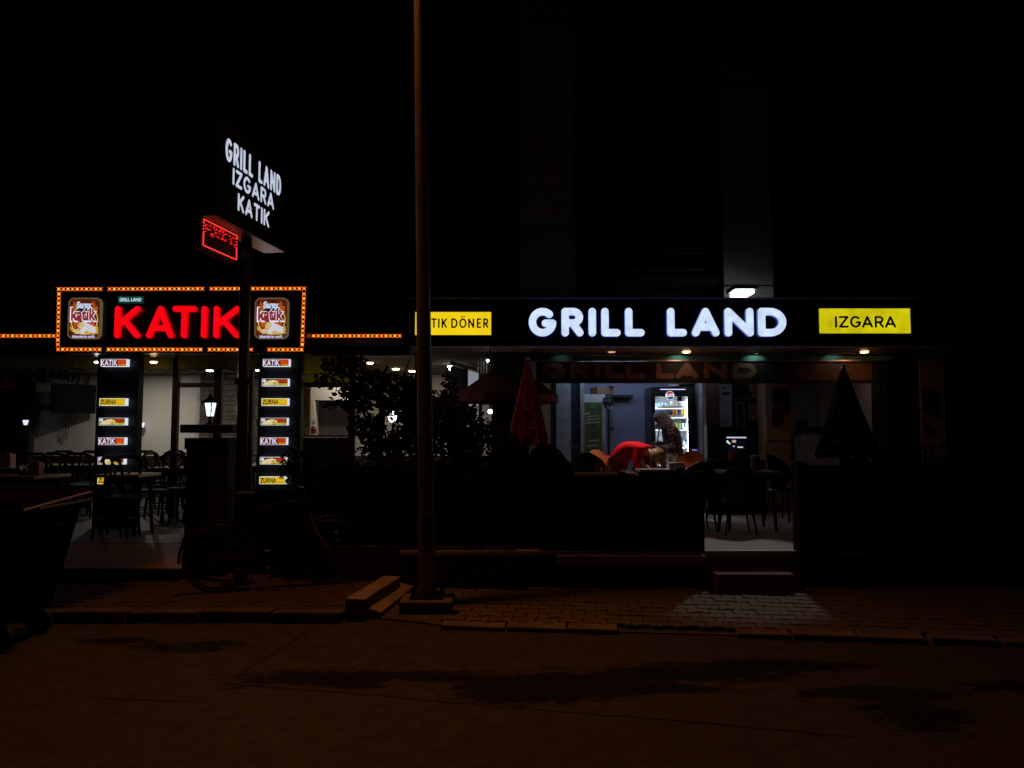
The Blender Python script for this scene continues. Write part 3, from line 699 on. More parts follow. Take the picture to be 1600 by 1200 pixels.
desc = {'katik': "orange menu panel with white capitals", 'zurna': "yellow menu panel with dark capitals", 'roll': "panel picturing a pale wrapped roll", 'off': "dark unlit menu panel"}
for x0s, kinds, nm in (((157, 156, 155, 154.5, 153.5, 152.5, 152), ('katik', 'off', 'zurna', 'roll', 'katik', 'roll', 'zurna'), "column near the wall screen"),
                       ((410.5, 409, 408.5, 407.5, 406.5, 406, 405), ('katik', 'roll', 'zurna', 'roll', 'katik', 'roll', 'zurna'), "column past the pedestal")):
    for i, (x0, k) in enumerate(zip(x0s, kinds)):
        menu(k, x0, 561 + 30.65 * i - (0 if nm.endswith("screen") else -.0), f"{desc[k]}, {top[i]} on the {nm}")

# ------------------------------------------------------------------ white lit sign over the grill room
YS = 10.5
ss = thing("shop_sign", "long black fascia sign with large rounded white lit letters", "sign", W(1060, 541, YS))
a, b = W(640, 541, YS), W(1480, 467, YS)
part("board", M_black, ss, ((a.x + b.x) / 2, YS + .035, (a.z + b.z) / 2), (b.x - a.x, .07, b.z - a.z))
for py in (466, 541.5):
    part("trim", mat("pale_trim", (.55, .58, .64), .45), ss, ((a.x + b.x) / 2, YS + .01, wz(py, YS)), (b.x - a.x, .09, .016), bev=.004)
for px in (1480,): part("end_trim", M_alu, ss, (b.x + .006, YS + .03, (a.z + b.z) / 2), (.010, .07, b.z - a.z - .02))
for ch, x0, x1 in (('G', 826, 869), ('R', 877, 911), ('I', 918.7, 931), ('L', 939, 968.5), ('L', 976, 1005.8), ('L', 1041.5, 1071.3), ('A', 1080, 1122), ('N', 1131, 1175.2), ('D', 1183, 1226)):
    letter_px(ch, x0, x1, 482, 526.3, YS, .102, .055, [E_white, E_whiteS], ss, 34)
def yellow(x0, x1, y0, y1, m, lb, words):
    t = thing("yellow_sign", lb, "sign", W((x0 + x1) / 2, y1, YS)); Y = YS - .06
    a, b = W(x0, y1, Y), W(x1, y0, Y)
    part("case", M_alu, t, ((a.x + b.x) / 2, Y + .03, (a.z + b.z) / 2), (b.x - a.x, .06, b.z - a.z))
    part("face", m, t, ((a.x + b.x) / 2, Y - .004, (a.z + b.z) / 2), (b.x - a.x - .012, .008, b.z - a.z - .012))
    for chs, ly0, ly1, th in words:
        for ch, c0, c1 in chs:
            p, q = W(c0, ly1, Y - .01), W(c1, ly0, Y - .01)
            letter(ch, q.x - p.x, q.z - p.z, th, (p.x, Y - .008, p.z), XR, ZU, .006, [M_matt], t, 24)
yellow(648, 768, 487, 524, E_yel, "yellow lit sign with black capitals, partly behind the street lamp pole",
       [([('K', 653, 661), ('A', 661.5, 672.5), ('T', 673.5, 682.5), ('I', 684.5, 686.8), ('K', 690, 698.5), ('D', 705, 715), ('Ö', 717.5, 729), ('N', 731.5, 741), ('E', 745, 752), ('R', 755, 763)], 497.5, 512.5, .021)])
yellow(1280, 1422, 481.5, 521.5, E_yel2, "yellow lit sign with black capitals beyond the white lit letters",
       [([('I', 1304.3, 1308), ('Z', 1311, 1325.5), ('G', 1328.5, 1345), ('A', 1347, 1363.5), ('R', 1367, 1380.5), ('A', 1383, 1399.5)], 493.8, 512, .028)])
# floodlight on the pillar above the sign
fx, fz = W(1160, 457, 10.85).x, W(1160, 459, 10.85).z
ft = thing("floodlight", "bright floodlight on plaster pillar above the white lit letters", "floodlight", (fx, 11.3, fz))
part("hood", M_alu, ft, (fx, 10.85, fz + .065), (.34, .40, .07), bev=.01); part("lens", E_flood, ft, (fx, 10.87, fz), (.25, .36, .034), bev=.012); part("bracket", M_matt, ft, (fx, 11.2, fz + .085), (.06, .4, .03))
sd = bpy.data.lights.new("floodlight_beam", 'SPOT'); sd.energy = 88; sd.color = (.95, 1.0, .88); sd.spot_size = math.radians(27); sd.spot_blend = .45; sd.shadow_soft_size = .07
so = bpy.data.objects.new("floodlight_beam", sd); COL.objects.link(so); so.location = (fx - .05, 10.42, fz - .05)
so.rotation_euler = (Vector((2.33, 7.95, .2)) - so.location).to_track_quat('-Z', 'Y').to_euler()
# teal trim above the awning, awning rail and its lettered valance
YV = 11.6
aw = thing("awning", "dark rolled awning with large dim lettering on its valance below the white sign", "awning", W(1110, 598, YV))
a, b = W(815, 563, YV), W(1395, 555.5, YV)
part("cassette", mat("teal_awning_cloth", (.10, .30, .26), .7), aw, ((a.x + b.x) / 2, YV + .08, (a.z + b.z) / 2), (b.x - a.x, .14, b.z - a.z))
part("rail", M_alu, aw, ((a.x + b.x) / 2, YV - .01, a.z - .006), (b.x - a.x, .03, .02))
V0, V1 = W(838, 597, YV), W(1388, 565, YV)
part("valance", mat("dark_valance", (.018, .014, .013), .7), aw, ((V0.x + V1.x) / 2, YV + .01, (V0.z + V1.z) / 2), (V1.x - V0.x, .012, V1.z - V0.z))
part("lower_rail", M_brown, aw, ((V0.x + V1.x) / 2, YV, V0.z - .008), (V1.x - V0.x, .03, .02))
M_vprint = mat("tan_valance_print", (.24, .145, .10), .8, var=.2)
for ch, x0, x1 in (('G', 846, 885), ('R', 891, 920.5), ('I', 929.5, 938), ('L', 947, 975), ('L', 978, 1009), ('L', 1025, 1053.5), ('A', 1056, 1091), ('N', 1100, 1136), ('D', 1145, 1182)):
    a, b = W(x0, 591.7, YV), W(x1, 566, YV)
    letter(ch, b.x - a.x, b.z - a.z, .078, (a.x, YV + .002, a.z), XR, ZU, .002, [M_vprint], aw, 24)
plate("patch", mat("brown_patch", (.14, .075, .045), .8), aw, 1242, 1362, 568, 594, YV - .002, .006)
# small downlights in the soffit: they throw the pools of light on the teal cloth
def downlight(x, y, z, m, lb, group, r=.05, name="downlight"):
    t = thing(name, lb, "ceiling light", (x, y, z), group)
    MB().lathe([(r * 1.35, -.012), (r * 1.35, 0)], (x, y, z), 14).out("trim_ring", M_alu, t)
    MB().lathe([(r, -.022), (r * .9, -.026), (r, -.0125)], (x, y, z), 14).out("lamp", m, t)
    return t
for px_, st_, lb in ((878, 1.2, "dim soffit lamp above the lettered awning's first letter"), (1062, 8, "soffit lamp lighting the teal awning cloth at mid span"), (1182, 10, "soffit lamp lighting the teal awning cloth below the floodlight"), (1306, 4, "soffit lamp over the awning patch below the lime yellow sign")):
    x = wx(px_, 11.5, 556)
    t = thing("downlight", lb, "ceiling light", (x, 11.50, 2.83), "soffit lamps behind the fascia")
    part("trim_ring", M_matt, t, (x, 11.46, 2.829), (.07, .05, .010))
    l_ = bpy.data.lights.new("soffit_beam", 'SPOT'); l_.energy = .06 * st_; l_.color = (.75, 1.0, .95); l_.spot_size = math.radians(120); l_.spot_blend = .5; l_.shadow_soft_size = .008
    b_ = bpy.data.objects.new("soffit_beam", l_); COL.objects.link(b_); b_.location = (x, 11.47, 2.818); b_.rotation_euler = Vector((0, .10, -.10)).to_track_quat('-Z', 'Y').to_euler()
E_sof = em("amber_soffit_lamp", (1.0, .42, .16), 26); E_sofd = em("dim_soffit_lamp", (1.0, .55, .35), .6)
for px_, py_, m, lb in ((955, 549, E_sofd, "faint soffit downlight below the white letter pair"), (1071, 549, E_sof, "amber soffit downlight above the middle of the awning"), (1348, 548.5, E_sof, "amber soffit downlight beneath the lime yellow sign")):
    q = W(px_, py_, 11.25)
    downlight(q.x, 11.2, 2.834, m, lb, None, .055)

# ------------------------------------------------------------------ pole sign with three lines of white letters
AG = math.radians(9); RS = Vector((math.sin(AG), math.cos(AG), 0)); NS = Vector((math.cos(AG), -math.sin(AG), 0))
Q0 = W(352, 240, 7.2); Q0.z = 0
def on_sign(px, py):
    u = (px - 800) / F; v = (600 - py) / F
    d = Vector((u, math.cos(TH) - v * math.sin(TH), math.sin(TH) + v * math.cos(TH)))
    t = Q0.dot(NS) / d.dot(NS); p = Vector((0, 0, CAMZ)) + d * t
    return (p - Q0).dot(RS), p.z
ps = thing("pole_sign", "tall pole sign box with three lines of white lit capitals", "sign", (-2.72, 7.85, .1))
s1 = on_sign(438, 280)[0]; zt, zbm = 4.62, 3.66
cc = Q0 + RS * (s1 / 2) - NS * .13
part("box", M_black, ps, (cc.x, cc.y, (zt + zbm) / 2), (s1 + .30, .24, zt - zbm), rz=math.pi / 2 - AG)
part("soffit", M_alu, ps, (cc.x, cc.y, zbm - .008), (s1 + .31, .25, .012), rz=math.pi / 2 - AG)
for s, a, b, y0, y1, th in (("GRILL LAND", 352, 438, (357, 216), (357, 253), .040), ("IZGARA", 363, 427.5, (366, 263), (366, 290), .033), ("KATIK", 371, 419.5, (375, 303), (375, 331), .034)):
    sa, sb = on_sign(a, y0[1] + 20)[0], on_sign(b, y0[1] + 60)[0]; z1, z0 = on_sign(*y0)[1], on_sign(*y1)[1]
    word(s, sb - sa, z1 - z0, th, Q0 + RS * sa + Vector((0, 0, z0)), RS, ZU, .003, [E_pyl, E_pylS], ps, .34, 26)
pc = Vector((W(379, 640, 7.9).x, 7.9, 0))
MB().cyl((pc.x, pc.y, .09), (pc.x, pc.y, 3.66), .056, n=20).out("pole", M_dsteel, ps, smooth=False)
MB().cyl((pc.x, pc.y, wz(600, 7.9)), (pc.x, pc.y, wz(592, 7.9)), .085, n=16).out("collar", M_matt, ps)
MB().lathe([(.16, 0), (.16, .03), (.07, .05)], (pc.x, pc.y, .1), 16).out("base_plate", M_matt, ps)
# red running text display under it
sa, sb = on_sign(317.5, 372)[0], on_sign(369.5, 388)[0]; zt2, zb2 = 3.56, 3.32
M_pbox = mat("pylon_black", (.002, .002, .0025), .8, spec=.05)
bpy.data.objects["box"].data.materials[0] = M_pbox
ds = thing("led_display", "red dotted text display in glowing border on the sign pole", "led sign", tuple(Q0 + RS * (sa + sb) / 2 + Vector((0, 0, zb2))))
c2 = Q0 + RS * ((sa + sb) / 2) - NS * .06
part("case", M_matt, ds, (c2.x, c2.y, (zt2 + zb2) / 2), (sb - sa + .05, .10, zt2 - zb2 + .05), rz=math.pi / 2 - AG)
E_led = em("red_led", (1.0, .02, .02), 1.6); E_led2 = em("red_led_soft", (1.0, .01, .012), .7); E_ledl = em("red_led_line", (1.0, .035, .035), 1.3)
def SP(s, z, l=0.0): return Q0 + RS * s + Vector((0, 0, z)) + NS * l
m = MB()
for p, q in ((SP(sa, zt2, .002), SP(sb, zt2, .002)), (SP(sa, zb2, .002), SP(sb, zb2, .002))): m.tube([p, q], .006, 5)
for s in (sa, sb):
    for k, (u, v) in enumerate(((0, .52), (.60, .66), (.72, .76), (.84, 1))): m.tube([SP(s, zb2 + (zt2 - zb2) * u, .002), SP(s, zb2 + (zt2 - zb2) * v, .002)], .006, 5)
m.out("border", E_ledl, ds)
m = MB(); rl = random.Random(11)
nx = 34
for r in range(7):
    for c in range(nx):
        if rl.random() < (.46 if r in (1, 3, 5) else .20):
            m.mi = 0 if rl.random() < .5 else 1
            p = SP(sa + .03 + (sb - sa - .06) * c / (nx - 1), zt2 - .022 - .0165 * r, .0); m.box(p, (.008, .008, .006), math.pi / 2 - AG)
o = m.out("led_dots", [E_led, E_led2], ds); tag(o, kind="stuff")
part("arm", M_matt, ds, (pc.x + .03, pc.y - .12, 3.44), (.05, .3, .05))
# hanging bracket tying sign box to its pole
part("bracket", M_dsteel, ps, (pc.x, pc.y, 3.68), (.22, .22, .05))
# ------------------------------------------------------------------ street lamp
base = W(668, 940, 7.12); bxp, byp = base.x, 7.12
topx = W(655, 0, 7.12).x; topz = W(655, 0, 7.12).z
dirn = Vector((topx - bxp, 0, topz - .14)); full = Vector((bxp, byp, .14)) + dirn * (7.9 - .14) / dirn.z
sl = thing("street_lamp", "tall leaning street lamp pole glowing orange, on a square concrete foot", "street lamp", (bxp, byp, .012))
MB().cyl((bxp, byp, .10), full, .080, .040, 24).out("pole", M_steel, sl)
MB().span(bxp - .235, bxp + .235, 6.93, 7.30, -.02, .125).out("plinth", M_plinth, sl, bev=.012)
pl_ = MB().span(bxp - .15, bxp + .15, 6.99, 7.25, .125, .155).out("flange", M_dsteel, sl)
for sx in (-1, 1):
    for sy in (-1, 1): MB().cyl((bxp + sx * .12, 7.12 + sy * .10, .155), (bxp + sx * .12, 7.12 + sy * .10, .195), .014, n=6).out("bolt", M_dsteel, pl_)
MB().tube([full - Vector((0, 0, .02)), full + Vector((-.05, 0, .14)), full + Vector((-.2, -.03, .24)), (STREET[0] + .2, STREET[1], STREET[2] + .20)], .032, 8).out("arm", M_steel, sl)
hd = MB().ball((STREET[0], STREET[1], STREET[2] + .12), .30, (1.15, .62, .28), R=Matrix.Rotation(math.radians(-27), 3, "X")).out("lamp_head", M_steel, sl)
MB().lathe([(.15, 0), (.15, .02)], (STREET[0], STREET[1], STREET[2] + .006), 16).out("lens", em("sodium_lens", (1, .4, .09), 6), hd)
part("service_door", M_matt, sl, (bxp, byp - .076, .75), (.08, .012, .26))
# ------------------------------------------------------------------ terrace fence, hedge, trees
def fence(x0, x1, y, z0, z1, lb, n=None):
    t = thing("wooden_fence", lb, "fence", ((x0 + x1) / 2, y, z0), "dark wooden fences round the terrace")
    k = max(1, round((x1 - x0) / 1.1))
    for i in range(k + 1):
        x = x0 + .04 + (x1 - x0 - .08) * i / k; part("post", M_dwood, t, (x, y, (z0 + z1 + .03) / 2), (.08, .08, z1 - z0 + .03), bev=.006)
    nb = int((z1 - z0) / .135)
    part("backing", M_matt, t, ((x0 + x1) / 2, y - .02, (z0 + z1) / 2), (x1 - x0 - .1, .016, z1 - z0 - .02))
    for j in range(nb):
        z = z0 + .07 + (z1 - z0 - .06) * j / nb
        for i in range(k):
            xa = x0 + .04 + (x1 - x0 - .08) * i / k; xb = x0 + .04 + (x1 - x0 - .08) * (i + 1) / k
            part("board", M_dwood, t, ((xa + xb) / 2, y - .052, z + .055 + random.uniform(-.003, .003)), (xb - xa - .01, .022, .122))
    return t
fence(.30, 1.99, 8.06, .40, 1.19, "dark plank fence between the hedge and the entrance step")
fence(2.93, 8.6, 8.06, .40, 1.30, "long dark plank fence from entrance step past the dark closed parasol")
fence(-9.6, -5.02, 8.55, .40, .98, "dark plank fence behind the waste container, before the wooden dining table")
fence(-1.93, .28, 8.72, .10, 1.27, "added dark plank fence covering the bright wall behind shrubs and small trees")  # added section, keeps the bright back wall from showing through the shrubs
fence(-3.0, -1.95, 8.50, .10, 1.02, "short dark plank fence beyond the brick pedestal behind the bicycle")
part("post", M_dwood, bpy.data.objects["wooden_fence.001"], (2.98, 7.97, .85), (.10, .10, .95))
lf = None
def leaf_cloud(name, m, parent, centres, n, size, rnd, smooth=False):
    "many single folded leaves spread through clumps given as (x, y, z, rx, ry, rz)"
    V = []; Fc = []
    wts = [c[3] * c[4] * c[5] for c in centres]; tot = sum(wts)
    for c, w in zip(centres, wts):
        for _ in range(int(n * w / tot)):
            while True:
                p = Vector((rnd.uniform(-1, 1), rnd.uniform(-1, 1), rnd.uniform(-1, 1)))
                if p.length < 1: break
            p = p * (.55 + .45 * rnd.random()) if rnd.random() < .4 else p.normalized() * rnd.uniform(.65, 1.08)
            q = Vector((c[0] + p.x * c[3], c[1] + p.y * c[4], c[2] + p.z * c[5]))
            s = size * rnd.uniform(.6, 1.3); d = Vector((rnd.uniform(-1, 1), rnd.uniform(-1, 1), rnd.uniform(-1.0, .35))).normalized()
            u = d.cross(Vector((rnd.uniform(-1, 1), rnd.uniform(-1, 1), rnd.uniform(-1, 1)))).normalized(); nn = d.cross(u) * .18 * s
            b = len(V)
            V += [q, q + d * s * .35 + u * s * .30 + nn, q + d * s * .75 + u * s * .22 + nn, q + d * s, q + d * s * .75 - u * s * .22 + nn, q + d * s * .35 - u * s * .30 + nn]
            Fc += [(b, b + 1, b + 2, b + 3), (b, b + 3, b + 4, b + 5)]
    me = bpy.data.meshes.new(name); me.from_pydata([tuple(v) for v in V], [], Fc); me.materials.append(m)
    return link(name, me, parent)
def tree(lb, trunk, limbs, clumps, n, size, seed, cat="tree"):
    rnd = random.Random(seed); t = thing("tree", lb, cat, trunk[0])
    m = MB(); m.tube(trunk, .055, 8, .035); m.out("trunk", M_bark, t)
    m = MB()
    for l in limbs: m.tube(l, .022, 6, .006)
    m.out("limb", M_bark, t)
    leaf_cloud("crown", M_leaf, t, clumps, n, size, rnd)
    return t
def cl(px, py, Y, rpx, rpy, ry=.35): p = W(px, py, Y); s = Y / F; return (p.x, Y, p.z, rpx * s, ry, rpy * s)
T1 = [cl(530, 572, 8.7, 26, 16), cl(508, 592, 8.6, 16, 10, .2), cl(556, 562, 8.9, 16, 10), cl(585, 600, 9.0, 36, 26), cl(628, 604, 9.0, 26, 22), cl(560, 622, 8.8, 30, 18), cl(620, 630, 8.9, 30, 22), cl(575, 665, 8.7, 30, 22), cl(640, 680, 8.8, 36, 30), cl(600, 700, 8.7, 40, 22), cl(648, 640, 8.9, 26, 30), cl(540, 610, 8.6, 26, 8, .2), cl(650, 625, 9.0, 20, 40), cl(520, 630, 8.7, 16, 6, .15)]
a = W(592, 880, 8.8)
tree("leafy small tree before the middle bay with its crown against lit ceiling lamps", [(a.x, 8.8, .1), W(590, 760, 8.8), W(594, 680, 8.85), W(600, 620, 8.9)],
     [[W(594, 690, 8.85), W(565, 640, 8.8), W(530, 585, 8.7), W(505, 592, 8.6)], [W(597, 650, 8.9), W(585, 600, 8.9), W(560, 562, 8.9)], [W(598, 640, 8.9), W(625, 600, 9), W(640, 562, 9)], [W(594, 690, 8.85), W(555, 660, 8.75), W(530, 625, 8.65)]], T1, 3300, .074, 5)
T2 = [cl(702, 600, 8.8, 10, 26, .15), cl(690, 640, 8.8, 32, 32), cl(720, 665, 8.7, 34, 28), cl(755, 680, 8.7, 30, 26), cl(690, 690, 8.7, 34, 26), cl(790, 690, 8.7, 22, 20), cl(735, 640, 8.7, 20, 14, .2)]
a = W(715, 880, 8.7)
tree("bushy small tree with dense leaves behind the street lamp pole", [(a.x, 8.7, .1), W(714, 760, 8.7), W(706, 690, 8.75), W(702, 620, 8.8)],
     [[W(708, 700, 8.75), W(690, 650, 8.8), W(684, 620, 8.8)], [W(710, 710, 8.75), W(740, 670, 8.7), W(760, 655, 8.7)], [W(706, 690, 8.75), W(725, 650, 8.7), W(740, 632, 8.7)]], T2, 2300, .06, 8)
def shrub(lb, px, py, Y, rx, rz, n, seed, grp="shrubs along the terrace edge"):
    rnd = random.Random(seed); p = W(px, py, Y); t = thing("shrub", lb, "shrub", (p.x, Y, .1), grp)
    m = MB()
    for i in range(5): m.tube([(p.x + rnd.uniform(-.08, .08), Y, .1), (p.x + rnd.uniform(-.6, .6) * rx, Y + rnd.uniform(-.1, .1), p.z - .1)], .014, 5, .005)
    m.out("stem", M_bark, t)
    z0 = .15; cz = []
    h = p.z - z0
    for k in range(7): cz.append((p.x + rnd.uniform(-.45, .45) * rx, Y + rnd.uniform(-.12, .12), z0 + h * (.25 + .11 * k), rx * rnd.uniform(.55, .85), .3, h * rnd.uniform(.16, .26)))
    leaf_cloud("crown", M_leaf2, t, cz, n, .062, rnd)
for i, (px_, py_, rx, lb) in enumerate(((500, 712, .42, "dark shrub below the wooden counter and bottle"), (560, 735, .40, "dark shrub at the foot of the leafy small tree"), (628, 715, .38, "dark shrub just before the street lamp pole on the marquee side"),
        (690, 722, .36, "dark shrub right behind the street lamp pole"), (752, 705, .38, "dark shrub below the round globe bulb"), (812, 712, .36, "dark shrub below the red closed parasol"))):
    shrub(lb, px_, py_, 8.35 + .05 * (i % 2), rx, 1, 2000, 20 + i)
a = W(842, 724, 8.4); shrub("low straggly shrub between red closed parasol and plank fence", 842, 712, 8.4, .22, 1, 420, 40)
shrub("dark shrub at the fence just beyond the dark closed parasol", 1385, 705, 8.55, .26, 1, 700, 41); shrub("rounded dark shrub before the tan pillar with a meter box", 1456, 708, 8.6, .22, 1, 600, 42)
pb_ = thing("planter", "low dark planter wall under the shrubs beside the street lamp", "planter", (-1.0, 8.25, .1))
part("wall", M_conc if False else mat("dark_planter", (.03, .025, .022), .8), pb_, (-.95, 8.10, .27), (2.0, .10, .36), bev=.01); part("wall", mat("dark_planter", (.03, .025, .022), .8), pb_, (-.95, 8.55, .27), (2.0, .10, .36))
part("soil", M_matt, pb_, (-.95, 8.325, .25), (1.98, .345, .3))

# ------------------------------------------------------------------ brick pedestal with lantern
pd = thing("pedestal", "dark square pedestal with projecting cap carrying the white lantern", "pedestal", (W(336, 700, 8.55).x, 8.55, .1))
xc = W(336, 700, 8.55).x
sh = part("shaft", M_matt, pd, (xc, 8.55, .83), (.445, .445, 1.48))
for j in range(11):
    for s in (-1, 1):
        off = .055 if j % 2 else -.055
        part("brick", M_dwood if False else mat("dark_brick", (.028, .018, .015), .85, var=.5, bump=.4), sh, (xc + s * .111 + off * .5, 8.325, .17 + .134 * j), (.205, .02, .12))
part("cap", mat("dark_cap", (.05, .045, .04), .8, bump=.4), pd, (xc + .0, 8.55, wz(670, 8.45)), (.56, .56, .09), bev=.012)
ln = thing("lantern", "white lit carriage lantern standing on the dark pedestal", "lantern", (W(328, 662, 8.5).x, 8.5, wz(665, 8.5)))
lx = W(328, 662, 8.5).x; z0 = wz(665, 8.5)
MB().lathe([(.065, 0), (.06, .02), (.022, .03), (.018, .085), (.05, .10)], (lx, 8.5, z0), 8).out("foot", M_matt, ln)
MB().lathe([(.038, .105), (.064, .245), (.060, .25)], (lx, 8.5, z0), 6).out("glass_body", em("lantern_glass", (.86, .90, 1.0), 1.7, mottle=.5, scale=14), ln)
m = MB()
for i in range(6):
    an = math.pi / 3 * i + 0.0; m.tube([(lx + .046 * math.cos(an), 8.5 + .046 * math.sin(an), z0 + .10), (lx + .080 * math.cos(an), 8.5 + .080 * math.sin(an), z0 + .25)], .005, 4)
m.out("frame", M_matt, ln)
MB().lathe([(.105, .25), (.095, .262), (.035, .31), (.012, .325), (.016, .34), (.004, .36)], (lx, 8.5, z0), 8).out("roof", M_matt, ln)

# ------------------------------------------------------------------ bicycle leaning by the pedestal
bk = thing("bicycle", "dark bicycle parked on the walkway in front of the brick pedestal", "bicycle", (-2.55, 7.5, .1))
A = Vector((W(347, 880, 7.5).x, 7.42, .1)); D = Vector((math.cos(.42), math.sin(.42), 0)); Nb = Vector((-D.y, D.x, 0)); R_ = .33; WB = 1.03
M_tyre = mat("tyre_rubber", (.012, .012, .012), .6); M_frame = mat("bike_frame", (.008, .007, .007), .6, metal=.0, spec=.2)
def bp(x, z, s=0.0): return A + D * x + Vector((0, 0, z)) + Nb * s
for x, nm in ((0, "rear"), (WB, "front")):
    wl = MB().torus(bp(x, R_), R_ - .022, .022, Nb, 40, 8).out("wheel", M_tyre, bk)
    MB().torus(bp(x, R_), R_ - .048, .010, Nb, 40, 6).out("rim", M_dsteel, wl)
    m = MB()
    for i in range(20):
        an = 2 * math.pi * i / 20; m.cyl(bp(x, R_, .02 * (-1) ** i), bp(x + (R_ - .05) * math.cos(an), R_ + (R_ - .05) * math.sin(an)), .0014, n=3)
    o = m.out("spokes", M_dsteel, wl); tag(o, kind="stuff")
    MB().cyl(bp(x, R_, -.05), bp(x, R_, .05), .02, n=8).out("hub", M_dsteel, wl)
m = MB()
bb_, seat, head, headb = bp(.43, .29), bp(.27, .78), bp(.80, .86), bp(.83, .74)
for p, q, r in ((bb_, seat, .017), (seat, head, .016), (bb_, headb, .019), (head, headb, .02)): m.cyl(p, q, r, n=8)
for s in (-.045, .045):
    m.cyl(bb_ + Nb * s * .5, bp(0, R_, s), .010, n=6); m.cyl(seat + Nb * s * .3, bp(0, R_, s), .008, n=6)
m.out("frame", M_frame, bk)
m = MB()
for s in (-.05, .05): m.tube([headb + Nb * s, bp(.90, .55, s), bp(WB, R_, s)], .013, 6)
m.out("fork", mat("bike_fork", (.30, .22, .16), .35, metal=.5), bk)
m = MB(); hb = bp(.76, .98); m.cyl(head, hb, .014, n=8); m.tube([hb + Nb * -.30 - D * .12, hb + Nb * -.2, hb, hb + Nb * .2, hb + Nb * .30 - D * .12], .011, 6); m.out("handlebar", M_dsteel, bk)
m = MB(); m.cyl(seat, bp(.245, .90), .012, n=8); m.out("seat_post", M_dsteel, bk)
MB().ball(bp(.22, .93), .13, (1.0, .55, .22), R=Matrix.Rotation(.42, 3, 'Z')).out("saddle", M_matt, bk, smooth=True)
m = MB(); m.torus(bb_, .085, .006, Nb, 24, 4); m.cyl(bb_ - Nb * .07, bb_ + Nb * .07, .015, n=6); m.cyl(bb_ + Nb * -.07, bb_ + D * .12 + Vector((0, 0, -.12)) - Nb * .07, .009, n=6); m.cyl(bb_ + Nb * .07, bb_ - D * .12 + Vector((0, 0, .12)) + Nb * .07, .009, n=6); m.out("crankset", M_dsteel, bk)
for s in (-1, 1): part("pedal", M_matt, bk, tuple(bb_ + D * .12 * (-s) + Vector((0, 0, .12 * s)) + Nb * .10 * s), (.09, .06, .02), .42)
for x in (0, WB):
    m = MB(); m.tube([bp(x + (R_ + .025) * math.cos(t), R_ + (R_ + .025) * math.sin(t)) for t in [math.radians(a_) for a_ in range(20, 200, 15)]], .014, 5); m.out("mudguard", M_frame, bk)

# ------------------------------------------------------------------ wheeled waste container at the kerb
wc = thing("waste_container", "black wheeled waste container with sloping lid at the kerb, cut by the picture edge", "waste container", (-4.1, 5.75, 0))
ga = .06; GC = Vector((-4.25, 6.02, 0)); GX = Vector((math.cos(ga), math.sin(ga), 0)); GY = Vector((-math.sin(ga), math.cos(ga), 0))
def gq(x, y, z): return GC + GX * x + GY * y + Vector((0, 0, z))
M_cont = mat("container_paint", (.004, .0045, .0045), .95, var=.4, scale=8, bump=.1, spec=.03)
def hexa(m, lo, hi):
    v = [m.bm.verts.new(p) for p in lo] + [m.bm.verts.new(p) for p in hi]
    for f in ((3, 2, 1, 0), (4, 5, 6, 7), (0, 1, 5, 4), (1, 2, 6, 5), (2, 3, 7, 6), (3, 0, 4, 7)): m.bm.faces.new([v[i] for i in f])
    return m._fin()
m = MB(); hexa(m, [gq(-.52, -.34, .22), gq(.52, -.34, .22), gq(.52, .34, .22), gq(-.52, .34, .22)], [gq(-.66, -.46, .98), gq(.66, -.46, .98), gq(.66, .46, .98), gq(-.66, .46, .98)])
bo_ = m.out("body", M_cont, wc, bev=.03)
m = MB(); hexa(m, [gq(-.70, -.50, .985), gq(.70, -.50, .985), gq(.70, .50, .985), gq(-.70, .50, .985)], [gq(-.70, -.50, 1.05), gq(.70, -.50, 1.05), gq(.70, .50, 1.05), gq(-.70, .50, 1.05)]); m.out("rim", M_cont, wc, bev=.012)
m = MB(); hexa(m, [gq(-.69, -.49, 1.055), gq(.69, -.49, 1.055), gq(.69, .49, 1.115), gq(-.69, .49, 1.115)], [gq(-.64, -.34, 1.12), gq(.60, -.34, 1.12), gq(.58, .40, 1.20), gq(-.62, .40, 1.20)]); m.out("lid", M_cont, wc, bev=.03)
m = MB(); m.tube([gq(.69, -.40, 1.02), gq(.76, -.40, 1.06), gq(.76, .40, 1.06), gq(.69, .40, 1.02)], .016, 6); m.out("handle", M_dsteel, wc)
m = MB(); m.cyl(gq(.705, -.50, 1.058), gq(.705, .50, 1.118), .012, n=8); m.out("lid_bar", mat("lid_edge_metal", (.30, .24, .18), .4, metal=.7), wc)
for s in (-1, 1): MB().cyl(gq(s * .68, -.05, .90), gq(s * .78, -.05, .90), .03, n=10).out("trunnion", M_dsteel, bo_)
for x in (-.45, .45):
    for y in (-.27, .27):
        w_ = MB().cyl(gq(x, y - .025, .10), gq(x, y + .025, .10), .10, n=16).out("wheel", M_tyre, wc)
        MB().cyl(gq(x, y, .14), gq(x, y, .23), .03, n=8).out("caster_fork", M_dsteel, w_)
for i in range(4): MB().box(gq(-.45 + .3 * i, -.418, .6), (.05, .03, .66), ga, ).out("rib", M_cont, bo_)
